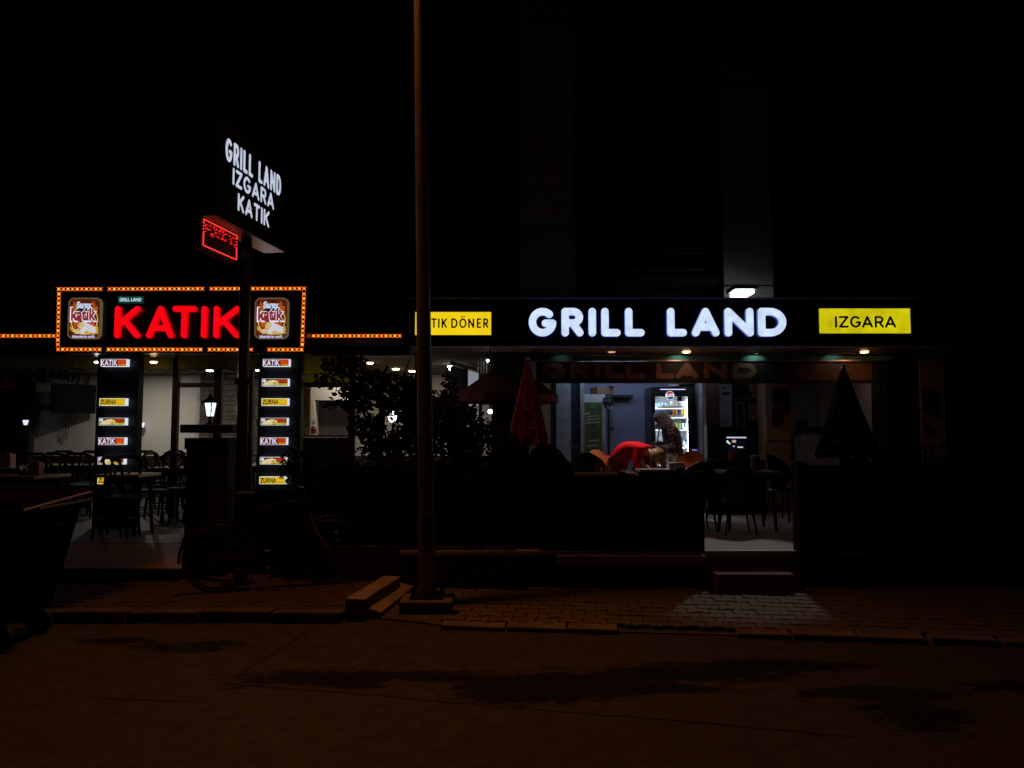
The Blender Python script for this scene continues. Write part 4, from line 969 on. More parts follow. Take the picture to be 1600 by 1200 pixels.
# ------------------------------------------------------------------ closed parasols
def parasol(lb, x, y, ztop, zbot, r0, m, seed, prints=0):
    rnd = random.Random(seed); t = thing("parasol", lb, "parasol", (x, y, FL)); n = 48; mb = MB(); rings = []
    for k in range(15):
        f = k / 14; rr = .018 + (r0 - .018) * f ** .85; z = ztop - (ztop - zbot) * f
        rings.append([mb.bm.verts.new((x + rr * (1 + .22 * f * math.cos(8 * a + 1.3 * f + seed) + .06 * f * math.sin(3 * a + 4 * f)) * math.cos(a), y + rr * (1 + .22 * f * math.cos(8 * a + 1.3 * f + seed)) * math.sin(a), z + (.05 * math.cos(8 * a + seed) * f ** 4))) for a in [2 * math.pi * i / n for i in range(n)]])
    for a, b in zip(rings, rings[1:]):
        for i in range(n): mb.bm.faces.new((a[i], a[(i + 1) % n], b[(i + 1) % n], b[i]))
    mb.bm.faces.new(rings[0])
    cn = mb._fin().out("canopy", m, t, smooth=True)
    MB().ball((x, y, ztop + .02), .03, u=10, v=6).out("finial", M_alu, t)
    MB().cyl((x, y, FL), (x, y, ztop), .022, n=10).out("pole", M_dwood, t)
    MB().lathe([(.24, 0), (.24, .06), (.06, .09), (.04, .3)], (x, y, FL), 16).out("base", M_matt, t)
    MB().torus((x, y, zbot + (ztop - zbot) * .35), r0 * .62, .012, n=20).out("strap", M_dcloth, cn)
    return t, cn
q = W(824, 560, 9.4)
t, cn = parasol("closed dark red parasol with orange emblem beside the hedge", q.x, 9.4, q.z - .03, wz(690, 9.4), .215, M_redcloth, 1)
def emblem(x, y, z, r, parent):
    m = MB(); m.tube([(x + r * math.cos(a) * .9, y - .012 * abs(math.sin(a)), z + r * math.sin(a) * .8) for a in [math.radians(k) for k in range(-30, 240, 18)]], .010, 5); m.tube([(x + r * .55 * math.cos(a), y - .004, z + r * .5 * math.sin(a)) for a in [math.radians(k) for k in range(0, 180, 20)]], .008, 5)
    m.out("emblem", M_orangeprint, parent)
emblem(q.x - .02, 9.4 - .165, wz(648, 9.4), .07, cn); emblem(q.x + .05, 9.4 - .20, wz(676, 9.4), .06, cn)
q = W(1318, 575, 9.5)
t, cn = parasol("closed black parasol with faint orange emblems in front of the dim side room", q.x, 9.5, q.z, wz(712, 9.5), .31, M_dcloth, 2)
for dx, py_ in ((-.13, 650), (.12, 655), (-.2, 692), (.06, 690)): emblem(q.x + dx, 9.5 - .20 - .0006 * (py_ - 640), wz(py_, 9.5), .04, cn)
# opened dark red parasol behind the tiled pillar
q = W(792, 560, 11.6); t = thing("parasol", "opened dark red parasol with sloping side seen above the leaves", "parasol", (q.x, 11.6, .41))
mb = MB(); n = 8; R0 = .82; zc = wz(558, 11.6); ze = wz(619, 11.6)
ap = mb.bm.verts.new((q.x, 11.6, zc)); r1 = [mb.bm.verts.new((q.x + R0 * .55 * math.cos(2 * math.pi * (i + .5) / n), 11.6 + R0 * .55 * math.sin(2 * math.pi * (i + .5) / n), ze + (zc - ze) * .42)) for i in range(n)]; r2 = [mb.bm.verts.new((q.x + R0 * math.cos(2 * math.pi * (i + .5) / n), 11.6 + R0 * math.sin(2 * math.pi * (i + .5) / n), ze)) for i in range(n)]; r3 = [mb.bm.verts.new((v.co.x, v.co.y, v.co.z - .10)) for v in r2]
for i in range(n):
    j = (i + 1) % n; mb.bm.faces.new((ap, r1[i], r1[j])); mb.bm.faces.new((r1[i], r2[i], r2[j], r1[j])); mb.bm.faces.new((r2[i], r3[i], r3[j], r2[j]))
mb._fin().out("canopy", mat("deep_red_cloth", (.16, .022, .016), .85), t); MB().cyl((q.x, 11.6, .41), (q.x, 11.6, zc), .022, n=8).out("pole", M_dwood, t)
# ------------------------------------------------------------------ left dining room furnishings
q = W(115, 623, 14.75); tv = thing("wall_screen", "black wall screen swivelled out from the white wall with cables hanging", "television", (q.x, 15.2, q.z))
Rt = Matrix.Rotation(.80, 3, 'Z')
MB().box((q.x, 14.75, q.z), (.78, .05, .56), R=Rt).out("panel", M_tv, tv, bev=.01)
MB().box(Vector((q.x, 14.75, q.z)) + Rt @ Vector((0, -.027, .01)), (.74, .004, .50), R=Rt).out("glass", mat("screen_glass", (.0025, .0025, .003), .5, spec=.05), tv)
m = MB(); m.tube([(q.x, 14.78, q.z), (q.x + .12, 15.0, q.z), (q.x, 15.2, q.z)], .025, 6); m.tube([(q.x, 15.1, q.z), (q.x + .1, 15.1, 2.8)], .018, 6); m.out("arm", M_matt, tv)
m = MB()
for x0, d in ((98, 34), (102, 38), (110, 14)):
    p0, p1 = W(x0, 650, 15.1), W(x0 + 7 if d > 20 else x0 + 9, 650, 15.1); m.tube([p0 + (p1 - p0) * i / 10 + Vector((0, 0, -d / F * 15.1 * math.sin(math.pi * i / 10))) for i in range(11)], .006, 4)
m.out("cable", M_matt, tv)
q = W(66.5, 637.5, 15.17); pq = thing("plaque", "small dark red plaque on the white wall beside the wall screen", "plaque", tuple(q)); m = MB(); m.prism([(q.x + u, 15.19, q.z + v) for u, v in rrect(-.115, .115, -.045, .045, .03, 3)], (0, -.025, 0)); m.out("face", mat("dark_red_plaque", (.07, .016, .014), .5), pq); MB().box((q.x, 15.16, q.z), (.17, .006, .03)).out("lettering_band", mat("plaque_band", (.12, .05, .03), .5), pq)
q = W(71, 583, 14.2); sp = thing("loudspeaker", "dark box loudspeaker hung from the ceiling beside the arched lettering", "loudspeaker", tuple(q)); part("case", M_matt, sp, tuple(q), (.17, .2, .36), bev=.01); MB().cyl(q + Vector((0, -.10, -.06)), q + Vector((0, -.112, -.06)), .055, n=14).out("cone", mat("speaker_cone", (.09, .09, .11), .5), sp); part("bracket", M_matt, sp, (q.x, q.y + .05, q.z + .30), (.04, .04, .3))
# wall lamps
for px_, py_, Y, lb in ((40, 660, 14.75, "small white cup lamp on brown post beside the dark door bay"), (221.5, 664, 15.05, "small white cup lamp on the white wall between column and glazing post")):
    q = W(px_, py_, Y); t = thing("wall_lamp", lb, "wall lamp", tuple(q), "small cup wall lamps"); MB().lathe([(.028, -.05), (.052, .04), (.042, .045)], tuple(q), 10).out("shade", em("cup_lamp", (.80, .86, 1.0), 1.1), t); part("stem", M_brown, t, (q.x, q.y + .06, q.z - .075), (.02, .12, .02))
q = W(217.5, 612, 10.2); t = thing("torch_lamp", "amber flame shaped lamp on the side of the menu column", "wall lamp", tuple(q)); MB().lathe([(.012, -.035), (.034, .005), (.024, .05), (.002, .10)], tuple(q), 10).out("bulb", E_flame, t, smooth=True); MB().lathe([(.010, -.16), (.03, -.04), (.022, -.035)], tuple(q), 8).out("holder", M_matt, t); part("bracket", M_matt, t, (q.x - .03, q.y, q.z - .1), (.06, .02, .02))
# ceiling lamps
for i, (px_, py_, m, lb) in enumerate(((153, 566.5, E_cool, "recessed ceiling lamp just before the wall-screen column top"), (240, 566.5, E_warm, "recessed ceiling lamp between the column and first glazing post"), (328, 578, E_cool, "bluish ceiling lamp directly above the pedestal lantern"), (368, 573.5, E_warm, "warm ceiling lamp beside the sign pole above stone wall"), (405, 577.5, E_warm, "warm ceiling lamp at the far column's inner edge"),
        (577, 566, E_warm, "warm ceiling lamp among the tree's topmost leaves"), (618.5, 575.5, E_warm, "warm ceiling lamp between the tree crown and street lamp pole"), (644, 579, E_warm, "warm ceiling lamp right beside the street lamp pole"))):
    q = W(px_, py_, 12.0); Y = 12.0 * 1.21 / (q.z - 1.6); q = W(px_, py_, min(Y, 15.0)) if i > 1 else W(px_, 564, 10.62); downlight(q.x, q.y, 2.812 if i > 1 else q.z, m, lb, "recessed ceiling lamps of the dining room", .062 if i > 1 else .042, "ceiling_light")
# added area lights standing in for the ceiling lamps in the dining room
for x, y, p_, c_ in ((-6.9, 13.9, 17, (1.0, .92, .76)), (-4.9, 13.9, 12, (1.0, .92, .78)), (-1.3, 13.7, 9, (1.0, .92, .80)), (-2.6, 11.9, 9, (1.0, .86, .66))):
    l_ = bpy.data.lights.new("added_ceiling_glow", 'AREA'); l_.shape = 'DISK'; l_.size = .14; l_.energy = p_; l_.color = c_
    b_ = bpy.data.objects.new("added_ceiling_glow", l_); COL.objects.link(b_); b_.location = (x, y, 2.79)
q = W(703.5, 574, 13.0); t = thing("ceiling_spot", "white ceiling spotlight above the bushy tree next to the pole", "ceiling light", tuple(q)); MB().ball(q, .05).out("bulb", E_bulb, t); MB().lathe([(.04, .03), (.05, .12), (.02, .26)], tuple(q), 10).out("housing", M_matt, t)
for px_, py_, Y, r, lb, st_ in ((762, 563.5, 10.9, .022, "tiny round bulb hanging by the thin rods near the tiled pillar", 6), (766, 643, 9.6, .029, "round white globe bulb glowing behind the bushy tree", 9)):
    q = W(px_, py_, Y); t = thing("globe_bulb", lb, "bulb lamp", tuple(q)); MB().ball(q, r).out("bulb", em("globe_%d" % st_, (.92, .92, 1.0), st_), t, smooth=True); MB().cyl(q + Vector((0, 0, r * .8)), q + Vector((0, 0, r + .06)), r * .45, n=8).out("socket", M_matt, t)
    m = MB()
    if py_ < 600: m.tube([q + Vector((0, 0, .08)), q + Vector((0, 0, .14))], .006, 4)
    else: m.cyl((q.x, q.y, q.z + .08), (q.x, q.y, 2.8), .006, n=5)
    m.out("cord", M_matt, t)
q = W(613, 650, 10.6); t = thing("work_lamp", "bright white work lamp glowing through the tree leaves", "lamp", tuple(q)); part("case", M_matt, t, (q.x, q.y + .06, q.z), (.16, .04, .16)); MB().ball(q, .07, (.9, .45, 1.3)).out("lens", em("work_lamp_lens", (.9, .94, 1.0), 3), t, smooth=True); part("pole", M_matt, t, (q.x, q.y + .07, (q.z + .41) / 2), (.03, .03, q.z - .41))
rods = thing("hanging_rods", "four thin pale rods hanging above the red opened parasol", "rods", tuple(W(755, 572, 11.2)))
for px_ in (748, 752.5, 756.5, 761): MB().cyl(W(px_, 560, 11.2), W(px_, 583, 11.2), .010, n=6).out("rod", M_alu, rods)
# glazed partition slanting back in the middle bay
gpn = thing("glass_partition", "slanting pale partition with one lit pane above the opened red parasol", "partition", (-.75, 12.6, .41))
P0, P1 = Vector((wx(705, 11.9), 11.9, 0)), Vector((wx(752, 13.6), 13.6, 0)); dv = P1 - P0; an = math.atan2(dv.y, dv.x)
def PP(f, z): return P0 + dv * f + Vector((0, 0, z))
part("top_rail", M_alu, gpn, tuple(PP(.5, 2.72)), (dv.length, .06, .06), an)
for f0, f1, mm in ((0, .42, mat("pale_partition", (.22, .21, .20), .7)), (.47, .86, em("backlit_pane", (.50, .54, .60), .42)), (.9, 1.0, mat("pale_partition", (.22, .21, .20), .7))): part("pane", mm, gpn, tuple(PP((f0 + f1) / 2, 2.20)), (dv.length * (f1 - f0), .03, .95), an)
for f in (0.44, .88): part("mullion", M_brown, gpn, tuple(PP(f, 2.2)), (.05, .07, 1.0), an)
part("panel", M_brown, gpn, tuple(PP(.5, 1.07)), (dv.length, .05, 1.3), an)
# white ceiling fan shade glimpsed between leaves and a red picture on the wall
q = W(690, 650, 12.5); t = thing("picture", "red picture with tan blob and white slip seen through the leaves", "picture", tuple(q)); part("board", mat("dark_red_poster", (.16, .02, .018), .6), t, (q.x, 12.52, q.z), (.42, .02, .62)); MB().ball((q.x + .02, 12.505, q.z + .09), .075, (1, .12, 1.1)).out("print", mat("tan_print", (.55, .33, .12), .7), t); MB().poly([(q.x - .16, 12.5, q.z + .04), (q.x - .05, 12.5, q.z - .02), (q.x + .10, 12.5, q.z - .14), (q.x - .02, 12.5, q.z - .12)]).out("print", mat("white_print", (.7, .6, .55), .7), t)
part("post", M_brown, t, (q.x, 12.56, (q.z + .1) / 2), (.06, .04, q.z))
t = thing("shelf_unit", "pale shelf unit with blue and white goods behind the bushy tree", "shelves", tuple(W(733, 690, 12.6))); 
a_, b_ = W(722, 705, 12.6), W(744, 640, 12.6)
part("back", M_white, t, ((a_.x + b_.x) / 2, 12.7, (a_.z + b_.z) / 2), (b_.x - a_.x, .03, b_.z - a_.z))
for k in range(4): part("shelf", M_alu, t, ((a_.x + b_.x) / 2, 12.6, a_.z + (b_.z - a_.z) * k / 3.2), (b_.x - a_.x, .22, .02))
part("goods", em("small_blue_screen", (.25, .35, 1.0), 1.2), t, (a_.x + .06, 12.55, a_.z + .42), (.07, .05, .07)); part("goods", em("small_white_screen", (.8, .85, 1.0), .9), t, (b_.x - .05, 12.55, a_.z + .40), (.08, .05, .09))
part("leg", M_matt, t, ((a_.x + b_.x) / 2, 12.66, (a_.z + .41) / 2), (b_.x - a_.x, .1, a_.z - .41))
# counter with bottle and mirror
t = thing("counter", "brown panelled counter with white top edge under the white cupboards", "counter", (wx(498, 11.8), 11.9, .405)); x0, x1 = wx(470, 11.7), wx(546, 11.7); zt_ = wz(680, 11.7)
part("top", M_white, t, ((x0 + x1) / 2, 11.9, zt_ - .015), (x1 - x0 + .04, .5, .03))
for i in range(4): part("panel", M_wood, t, (x0 + (x1 - x0) * (i + .5) / 4, 11.72, (zt_ - .03 + .41) / 2), ((x1 - x0) / 4 - .012, .04, zt_ - .45))
part("carcass", M_matt, t, ((x0 + x1) / 2, 11.95, (zt_ - .05 + .41) / 2), (x1 - x0 - .02, .36, zt_ - .48))
q = W(490, 680, 11.8); t = thing("bottle", "pale pump bottle with red label standing on the brown counter", "bottle", (q.x, 11.8, zt_)); MB().lathe([(.045, 0), (.048, .10), (.04, .14), (.014, .16), (.014, .19)], (q.x, 11.8, zt_), 12).out("body", mat("pale_pink_bottle", (.55, .38, .36), .4), t, smooth=False); MB().lathe([(.0492, .03), (.0492, .09)], (q.x, 11.8, zt_), 12).out("label", mat("red_label", (.35, .03, .03), .5), t); part("pump", M_white, t, (q.x, 11.8, zt_ + .205), (.05, .02, .02))
t = thing("mirror", "tall wood framed mirror leaning above the counter's end", "mirror", tuple(W(477, 640, 12.0))); a_, b_ = W(472, 681, 12.0), W(484, 606, 12.0)
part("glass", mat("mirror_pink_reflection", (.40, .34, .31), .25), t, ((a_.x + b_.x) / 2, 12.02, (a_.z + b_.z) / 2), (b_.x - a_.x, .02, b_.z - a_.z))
for x in (a_.x, b_.x): part("frame", M_wood, t, (x, 12.0, (a_.z + b_.z) / 2), (.03, .04, b_.z - a_.z))
part("frame", M_wood, t, ((a_.x + b_.x) / 2, 12.0, b_.z + .012), (b_.x - a_.x + .03, .04, .09))
# window lettering in an arc
t = thing("window_lettering", "dark arched lettering on the glass pane before the white wall", "lettering", tuple(W(62, 590, 10.7)))
p0, p1 = W(-90, 770, 10.72), W(149, 556, 10.72); part("pane", G, t, ((p0.x + p1.x) / 2, 10.73, (p0.z + p1.z) / 2), (p1.x - p0.x, .008, p1.z - p0.z))
M_let = mat("black_vinyl", (.006, .006, .006), .6)
for ch, cx, cy, w_, rot in (('D', 4, 595, 10, .35), ('Ü', 16, 590, 11, .26), ('R', 28, 587, 10, .18), ('Ü', 40, 585, 11, .10), ('M', 52.5, 584, 13, .02), ('S', 69, 584, 10, -.04), ('A', 81.5, 584.5, 12, -.10), ('R', 93, 586, 10, -.16), ('A', 104.5, 588, 12, -.22), ('Y', 115, 591, 10, -.28), ('I', 122.5, 594, 4, -.34)):
    c = W(cx, cy, 10.7); k = 10.7 / F; Rv = Vector((math.cos(rot), 0, math.sin(rot))); Uv = Vector((-math.sin(rot), 0, math.cos(rot))); w2, h2 = w_ * k, 14.5 * k
    letter(ch, w2, h2, .036, c - Rv * w2 / 2 - Uv * h2 / 2, Rv, Uv, .004, [M_let], t, 18)

# ------------------------------------------------------------------ chairs and tables
def cross_chair():
    t = thing("cross_back_chair", "dark wooden cross back chair", "chair", (0, 0, 0), "cross back chairs in the dining room")
    m = MB(); m.lathe([(.20, .435), (.21, .45), (.20, .47)], (0, 0, 0), 14); m.out("seat", M_dwood, t)
    for x in (-.17, .17):
        MB().tube([(x, -.15, .44), (x * 1.12, -.19, 0)], .016, 6).out("leg", M_dwood, t)
        MB().tube([(x * 1.1, .22, 0), (x, .17, .44), (x * 1.02, .20, .7), (x * .98, .25, .90)], .016, 6).out("leg", M_dwood, t)
    MB().tube([(-.19, .25, .88), (-.1, .27, .93), (.1, .27, .93), (.19, .25, .88)], .026, 6).out("top_rail", M_dwood, t)
    m = MB(); m.tube([(-.16, .19, .52), (0, .225, .70), (.165, .24, .86)], .012, 5); m.tube([(.16, .185, .52), (0, .215, .70), (-.165, .235, .86)], .012, 5); m.out("cross_back", M_dwood, t)
    m = MB()
    for x in (-.18, .18): m.cyl((x, -.165, .22), (x, .19, .22), .010, n=5)
    m.cyl((-.18, 0, .22), (.18, 0, .22), .010, n=5); m.out("stretcher", M_dwood, t)
    return t
def table(m_top, name, lb, x, y, z0, w, d, h=.72, round_=False, rz=0):
    t = thing(name, lb, "table", (x, y, z0), "dining tables", 0)
    if round_: MB().lathe([(w / 2, h - .035), (w / 2 + .005, h - .018), (w / 2, h)], (x, y, z0), 28).out("tabletop", m_top, t)
    else: part("tabletop", m_top, t, (x, y, z0 + h - .018), (w, d, .036), rz, bev=.006)
    for sx in (-1, 1):
        for sy in (-1, 1): MB().tube([(x + sx * (w / 2 - .07), y + sy * (d / 2 - .07), z0), (x + sx * (w / 2 - .1), y + sy * (d / 2 - .1), z0 + h - .036)], .02, 6).out("leg", M_dwood, t)
    for sy in (-1, 1): part("apron", M_dwood, t, (x, y + sy * (d / 2 - .1), z0 + h - .08), (w - .2, .02, .08))
    return t
def napkin_box(x, y, z, m, lb, s=1.0, g="napkin boxes on the tables"):
    t = thing("napkin_box", lb, "napkin box", (x, y, z), g)
    part("case", m, t, (x, y, z + .065 * s), (.11 * s, .09 * s, .13 * s), bev=.008); part("slot", M_matt, t, (x, y, z + .1305 * s), (.07 * s, .03 * s, .003)); part("napkin", M_white, t, (x, y, z + .138 * s), (.06 * s, .012 * s, .016 * s)); return t
M_tabr = mat("reddish_tabletop", (.20, .085, .05), .35, var=.3, scale=4, stretch=(1, 10, 1)); M_tabp = mat("pale_tabletop", (.30, .24, .19), .4, var=.2)
M_boxr = mat("red_brown_box", (.30, .085, .06), .5); M_boxp = mat("pinkish_box", (.36, .20, .17), .6)
z0 = .405
table(M_tabr, "dining_table", "reddish wooden table with napkin box nearest the waste container", W(20, 740, 9.3).x, 9.2, z0, 1.1, .75)
q = W(60, 741, 9.3); zt_ = z0 + .72; napkin_box(q.x, 9.25, zt_, M_boxr, "red brown napkin box on the reddish table", 1.15); q = W(45, 741, 9.3)
t = thing("spice_tray", "low dark tray beside the red brown napkin box", "tray", (q.x, 9.28, zt_)); part("tray", M_brown, t, (q.x, 9.28, zt_ + .02), (.16, .12, .04)); part("shaker", M_conc, t, (q.x - .03, 9.28, zt_ + .065), (.035, .035, .05)); part("shaker", M_boxr, t, (q.x + .03, 9.28, zt_ + .065), (.035, .035, .05))
table(M_tabp, "dining_table", "further table with pinkish box at the dark door bay", W(5, 720, 11.5).x, 11.5, z0, .95, .7); q = W(12, 718, 11.4); napkin_box(q.x, 11.4, zt_, M_boxp, "pinkish napkin box on the further table by the door bay", 1.5)
table(M_tabp, "dining_table", "table among cross back chairs below the wall screen", W(105, 725, 12.6).x, 12.6, z0, 1.2, .7)
table(M_tabr, "dining_table", "table with yellow round loaf beside the pedestal", W(283, 720, 11.6).x, 11.6, z0, .75, .7); q = W(297, 716, 11.5); napkin_box(q.x + .02, 11.55, zt_, M_boxp, "pinkish napkin box beside the round loaf near the pedestal", 1.3)
q = W(275, 716, 11.5); t = thing("loaf", "small yellow round loaf on the table beside the pedestal", "bread", (q.x, 11.45, zt_)); MB().ball((q.x, 11.45, zt_ + .045), .065, (1, 1, .75)).out("crust", mat("loaf_crust", (.55, .42, .17), .7), t, smooth=True)
table(M_white, "dining_table", "pale topped table standing before the lowest menu panels", W(207, 735, 9.7).x, 9.6, z0, .55, .6)
table(M_tabp, "dining_table", "table at the stone wall behind the pedestal", W(360, 718, 12.8).x, 12.8, z0, .8, .7)
q = W(358, 704, 12.5); t = thing("red_pot", "red brown pot with pale band on table behind the pedestal", "pot", (q.x, 12.6, zt_)); MB().lathe([(.08, 0), (.15, .09), (.145, .16), (.10, .22), (.03, .25)], (q.x, 12.6, zt_), 16).out("bowl", mat("red_glaze", (.30, .045, .03), .4), t, smooth=True); MB().lathe([(.125, .045), (.135, .055)], (q.x, 12.6, zt_), 16).out("band", M_white, t)
q = W(388, 704, 12.5); t = thing("paper_stand", "small white card standing near the stone wall beyond the pole", "card", (q.x, 12.5, zt_)); part("card", M_white, t, (q.x, 12.5, zt_ + .09), (.06, .01, .12)); part("foot", M_matt, t, (q.x, 12.5, zt_ + .014), (.07, .05, .03))
table(M_tabp, "dining_table", "table at the stone wall beyond the sign pole", W(392, 718, 12.5).x + .3, 12.5, z0, .7, .6)
ch = cross_chair(); chairs = [
 (90, 12.2, .2, "cross back chair below the wall screen, first from the brown post"), (121, 12.3, -.3, "cross back chair below the wall screen's lower corner"), (142, 12.0, .4, "cross back chair touching the wall-screen menu column"), (108, 11.5, 2.9, "cross back chair turned towards the table below the wall screen"), (132, 11.4, 3.3, "second cross back chair turned towards the table below the screen"),
 (44, 10.7, .3, "cross back chair pushed to the reddish table"), (186, 9.15, .1, "cross back chair blocking the second lowest menu panel"), (205, 9.4, 2.6, "cross back chair beside the pale topped table"), (222, 12.3, .3, "cross back chair under the small cup lamp on white wall"), (258, 12.4, -.2, "cross back chair standing by the first glazing post"), (262, 11.3, 1.5, "cross back chair at the loaf table's near end"), (305, 12.2, .1, "cross back chair between loaf table and pedestal"), (240, 10.4, 2.2, "cross back chair on the tiles between column and pedestal"), (288, 10.8, 3.0, "cross back chair with its back to the pedestal"), (425, 11.6, .5, "cross back chair behind the far menu column")]
for i, (px_, Y, rz, lb) in enumerate(chairs):
    loc = (wx(px_, Y, 700), Y, z0)
    if i == 0: ch.location = loc; ch.rotation_euler = (0, 0, rz); ch["label"] = lb
    else: copy_tree(ch, loc, rz, lb)

# ------------------------------------------------------------------ grill room: fridge with drinks
YF = 12.2; fa, fb = wx(1018, YF), wx(1081, YF); FZ = wz(604.5, YF); fcx = (fa + fb) / 2
fd = thing("drinks_fridge", "tall black glass door drinks fridge glowing white behind the scarfed person", "fridge", (fcx, YF + .3, FL))
M_fr = mat("fridge_black", (.012, .012, .014), .3); M_liner = mat("fridge_liner", (.66, .72, .78), .5)
for x in (fa + .02, fb - .02): part("side_panel", M_fr, fd, (x, YF + .32, (FL + FZ) / 2), (.04, .60, FZ - FL))
part("top_panel", M_fr, fd, (fcx, YF + .32, FZ - .02), (fb - fa - .08, .60, .04)); part("bottom_panel", M_fr, fd, (fcx, YF + .32, FL + .08), (fb - fa - .08, .60, .16)); part("back_panel", M_liner, fd, (fcx, YF + .58, (FL + FZ) / 2), (fb - fa - .08, .06, FZ - FL - .05))
for x in (fa + .0415, fb - .0415): part("liner", M_liner, fd, (x, YF + .33, (FL + FZ) / 2), (.003, .44, FZ - FL - .2))
zd = wz(619.5, YF)
hdr = part("header", M_fr, fd, (fcx, YF + .02, (zd + FZ) / 2), (fb - fa - .004, .06, FZ - zd), bev=.004)
part("light_line", em("header_light", (.55, .62, 1.0), 1.3), hdr, (fcx + .02, YF - .014, wz(608.5, YF)), (.40, .006, .012))
for x in (fa + .035, fb - .035): part("door_stile", M_fr, fd, (x, YF + .02, (zd + FL + .16) / 2), (.055, .05, zd - FL - .16), bev=.004)
part("door_glass", glass("fridge_glass", .03), fd, (fcx, YF + .03, (zd + FL + .16) / 2), (fb - fa - .13, .008, zd - FL - .16))
E_tube = em("fridge_tube", (.80, .92, 1.0), 36.0)
for x in (fa + .046, fb - .046): part("light_tube", E_tube, fd, (x, YF + .085, (zd + FL) / 2 + .08), (.014, .02, zd - FL - .25))
SHZ = [wz(p, YF + .25) for p in (636, 650, 669, 689, 696.5, 712)]
SHZ = [wz(635.5, YF + .1), wz(650, YF + .1), wz(669.5, YF + .1), wz(697, YF + .1), wz(724, YF + .1)]
for z in SHZ: part("shelf", M_white, fd, (fcx, YF + .32, z - .012), (fb - fa - .09, .42, .022)); 
for z in SHZ: part("price_rail", em("price_rail_lit", (.75, .85, 1.0), .55) if False else M_white, fd, (fcx, YF + .105, z - .004), (fb - fa - .14, .012, .035))
part("added_light_panel", E_tube, hdr, (fcx, YF + .10, zd + .012), (fb - fa - .14, .03, .012))  # added glowing panel, hidden by the header, brightens the fridge inside
for z in SHZ: part("light_strip", em("added_shelf_glow", (.85, .94, 1.0), 3.0), fd, (fcx, YF + .118, z - .030), (fb - fa - .15, .010, .008))  # added glow under each shelf to even out the light inside
# round emblem: red, white and blue wave
ez = wz(618, YF); ex = wx(1046.5, YF); R0 = .068
t = thing("round_emblem", "round red, white and blue emblem on the fridge header", "emblem", (ex, YF - .02, ez))
MB().lathe([(R0, 0), (R0, .012)], (0, 0, 0), 28).out("disc", em("emblem_white_disc", (.9, .88, .88), .95), t); o = bpy.data.objects["disc"]; o.matrix_parent_inverse = Matrix.Identity(4); o.rotation_euler = (math.pi / 2, 0, 0); o.location = (0, 0, 0)
def half(sgn, m, nm):
    P = [(ex + R0 * .92 * math.cos(a), YF - .034, ez + sgn * R0 * .92 * math.sin(a)) for a in [math.radians(20 + 140 * i / 16) for i in range(17)]]
    P += [(ex + R0 * .86 * (-1 + 2 * i / 8), YF - .034, ez + sgn * R0 * (.32 + sgn * .0) - .004 * math.sin(2 * math.pi * i / 8)) for i in range(1, 8)]
    MB().poly(P).out(nm, m, t)
half(1, em("emblem_red", (.55, .01, .015), .8), "red_wave"); half(-1, em("emblem_blue", (.01, .03, .30), .8), "blue_wave")
print_text("PEPSI", (ex - .045, YF - .034, ez - .014), XR, ZU, .09, .028, em("emblem_navy_print", (.02, .03, .15), .6), t, .002, "lettering", .03)
# cans, bottles and packs on the shelves
def goods(kind, m, x, z, lb, g, h, r):
    t = thing(kind, lb, kind.replace("_", " "), (x, YF + .17, z), g)
    if kind == "drink_can": MB().lathe([(r * .8, 0), (r, .008), (r, h - .012), (r * .8, h)], (x, YF + .17, z), 10).out("can_body", m, t); MB().lathe([(r * .78, h), (r * .78, h + .003)], (x, YF + .17, z), 10).out("can_lid", M_alu, t)
    elif kind == "water_bottle": MB().lathe([(r, 0), (r, h * .6), (r * .4, h * .82), (r * .4, h * .92)], (x, YF + .17, z), 10).out("bottle_body", m, t); MB().lathe([(r * .45, h * .92), (r * .45, h)], (x, YF + .17, z), 8).out("cap", mat("blue_cap", (.05, .12, .5), .4), t)
    else: part("carton", m, t, (x, YF + .17, z + h / 2), (r * 2, .12, h)); part("lid", mat("pack_lid", (.35, .20, .10), .5), t, (x, YF + .17, z + h + .004), (r * 1.7, .1, .006))
ORD = ["first", "second", "third", "fourth", "fifth"]
cb = mat("blue_can", (.02, .05, .42), .35, metal=.2); cg = mat("gold_can", (.60, .34, .05), .35, metal=.2); co = mat("orange_can", (.50, .16, .04), .35); cw = mat("white_pack", (.7, .7, .7), .5); cgreen = mat("green_bottle", (.25, .5, .08), .3); cclear = mat("pale_blue_bottle", (.30, .5, .72), .25); cyl_ = mat("yellow_can", (.62, .5, .04), .35)
for i in range(4): goods("water_bottle", cclear, wx(1024 + 5.2 * i, YF + .17), SHZ[0], ORD[i] + " short pale blue bottle on the fridge's top shelf", "pale bottles on the top fridge shelf", .075, .02)
for i in range(5): goods("juice_pack", cw, wx(1050 + 5.3 * i, YF + .17), SHZ[0], ORD[i] + " white pack with brown lid on the fridge's top shelf", "white packs on the top fridge shelf", .085, .023)
for i in range(4): goods("drink_can", cb, wx(1024.5 + 5 * i, YF + .17), SHZ[1], ORD[i] + " blue can from the door edge on the second fridge shelf", "blue cans on the second fridge shelf", .10, .022)
for i, mm in enumerate((co, cg, cb, cg, cyl_)): goods("drink_can", mm, wx(1051.5 + 4.6 * i, YF + .17), SHZ[1], ("orange can", "gold can next to orange can", "lone blue can among gold cans", "gold can next to yellow can", "yellow can at the row's end")[i] + " on the second fridge shelf", "cans above the scarf on the second fridge shelf", .105, .021)
for i, mm in enumerate((cgreen, cclear, cgreen)): goods("water_bottle", mm, wx(1023.5 + 5 * i, YF + .17), SHZ[2], ("green bottle nearest the door edge", "pale bottle between two green bottles", "green bottle nearest the scarfed head")[i] + " on the third shelf", "bottles on the third fridge shelf", .12, .022)
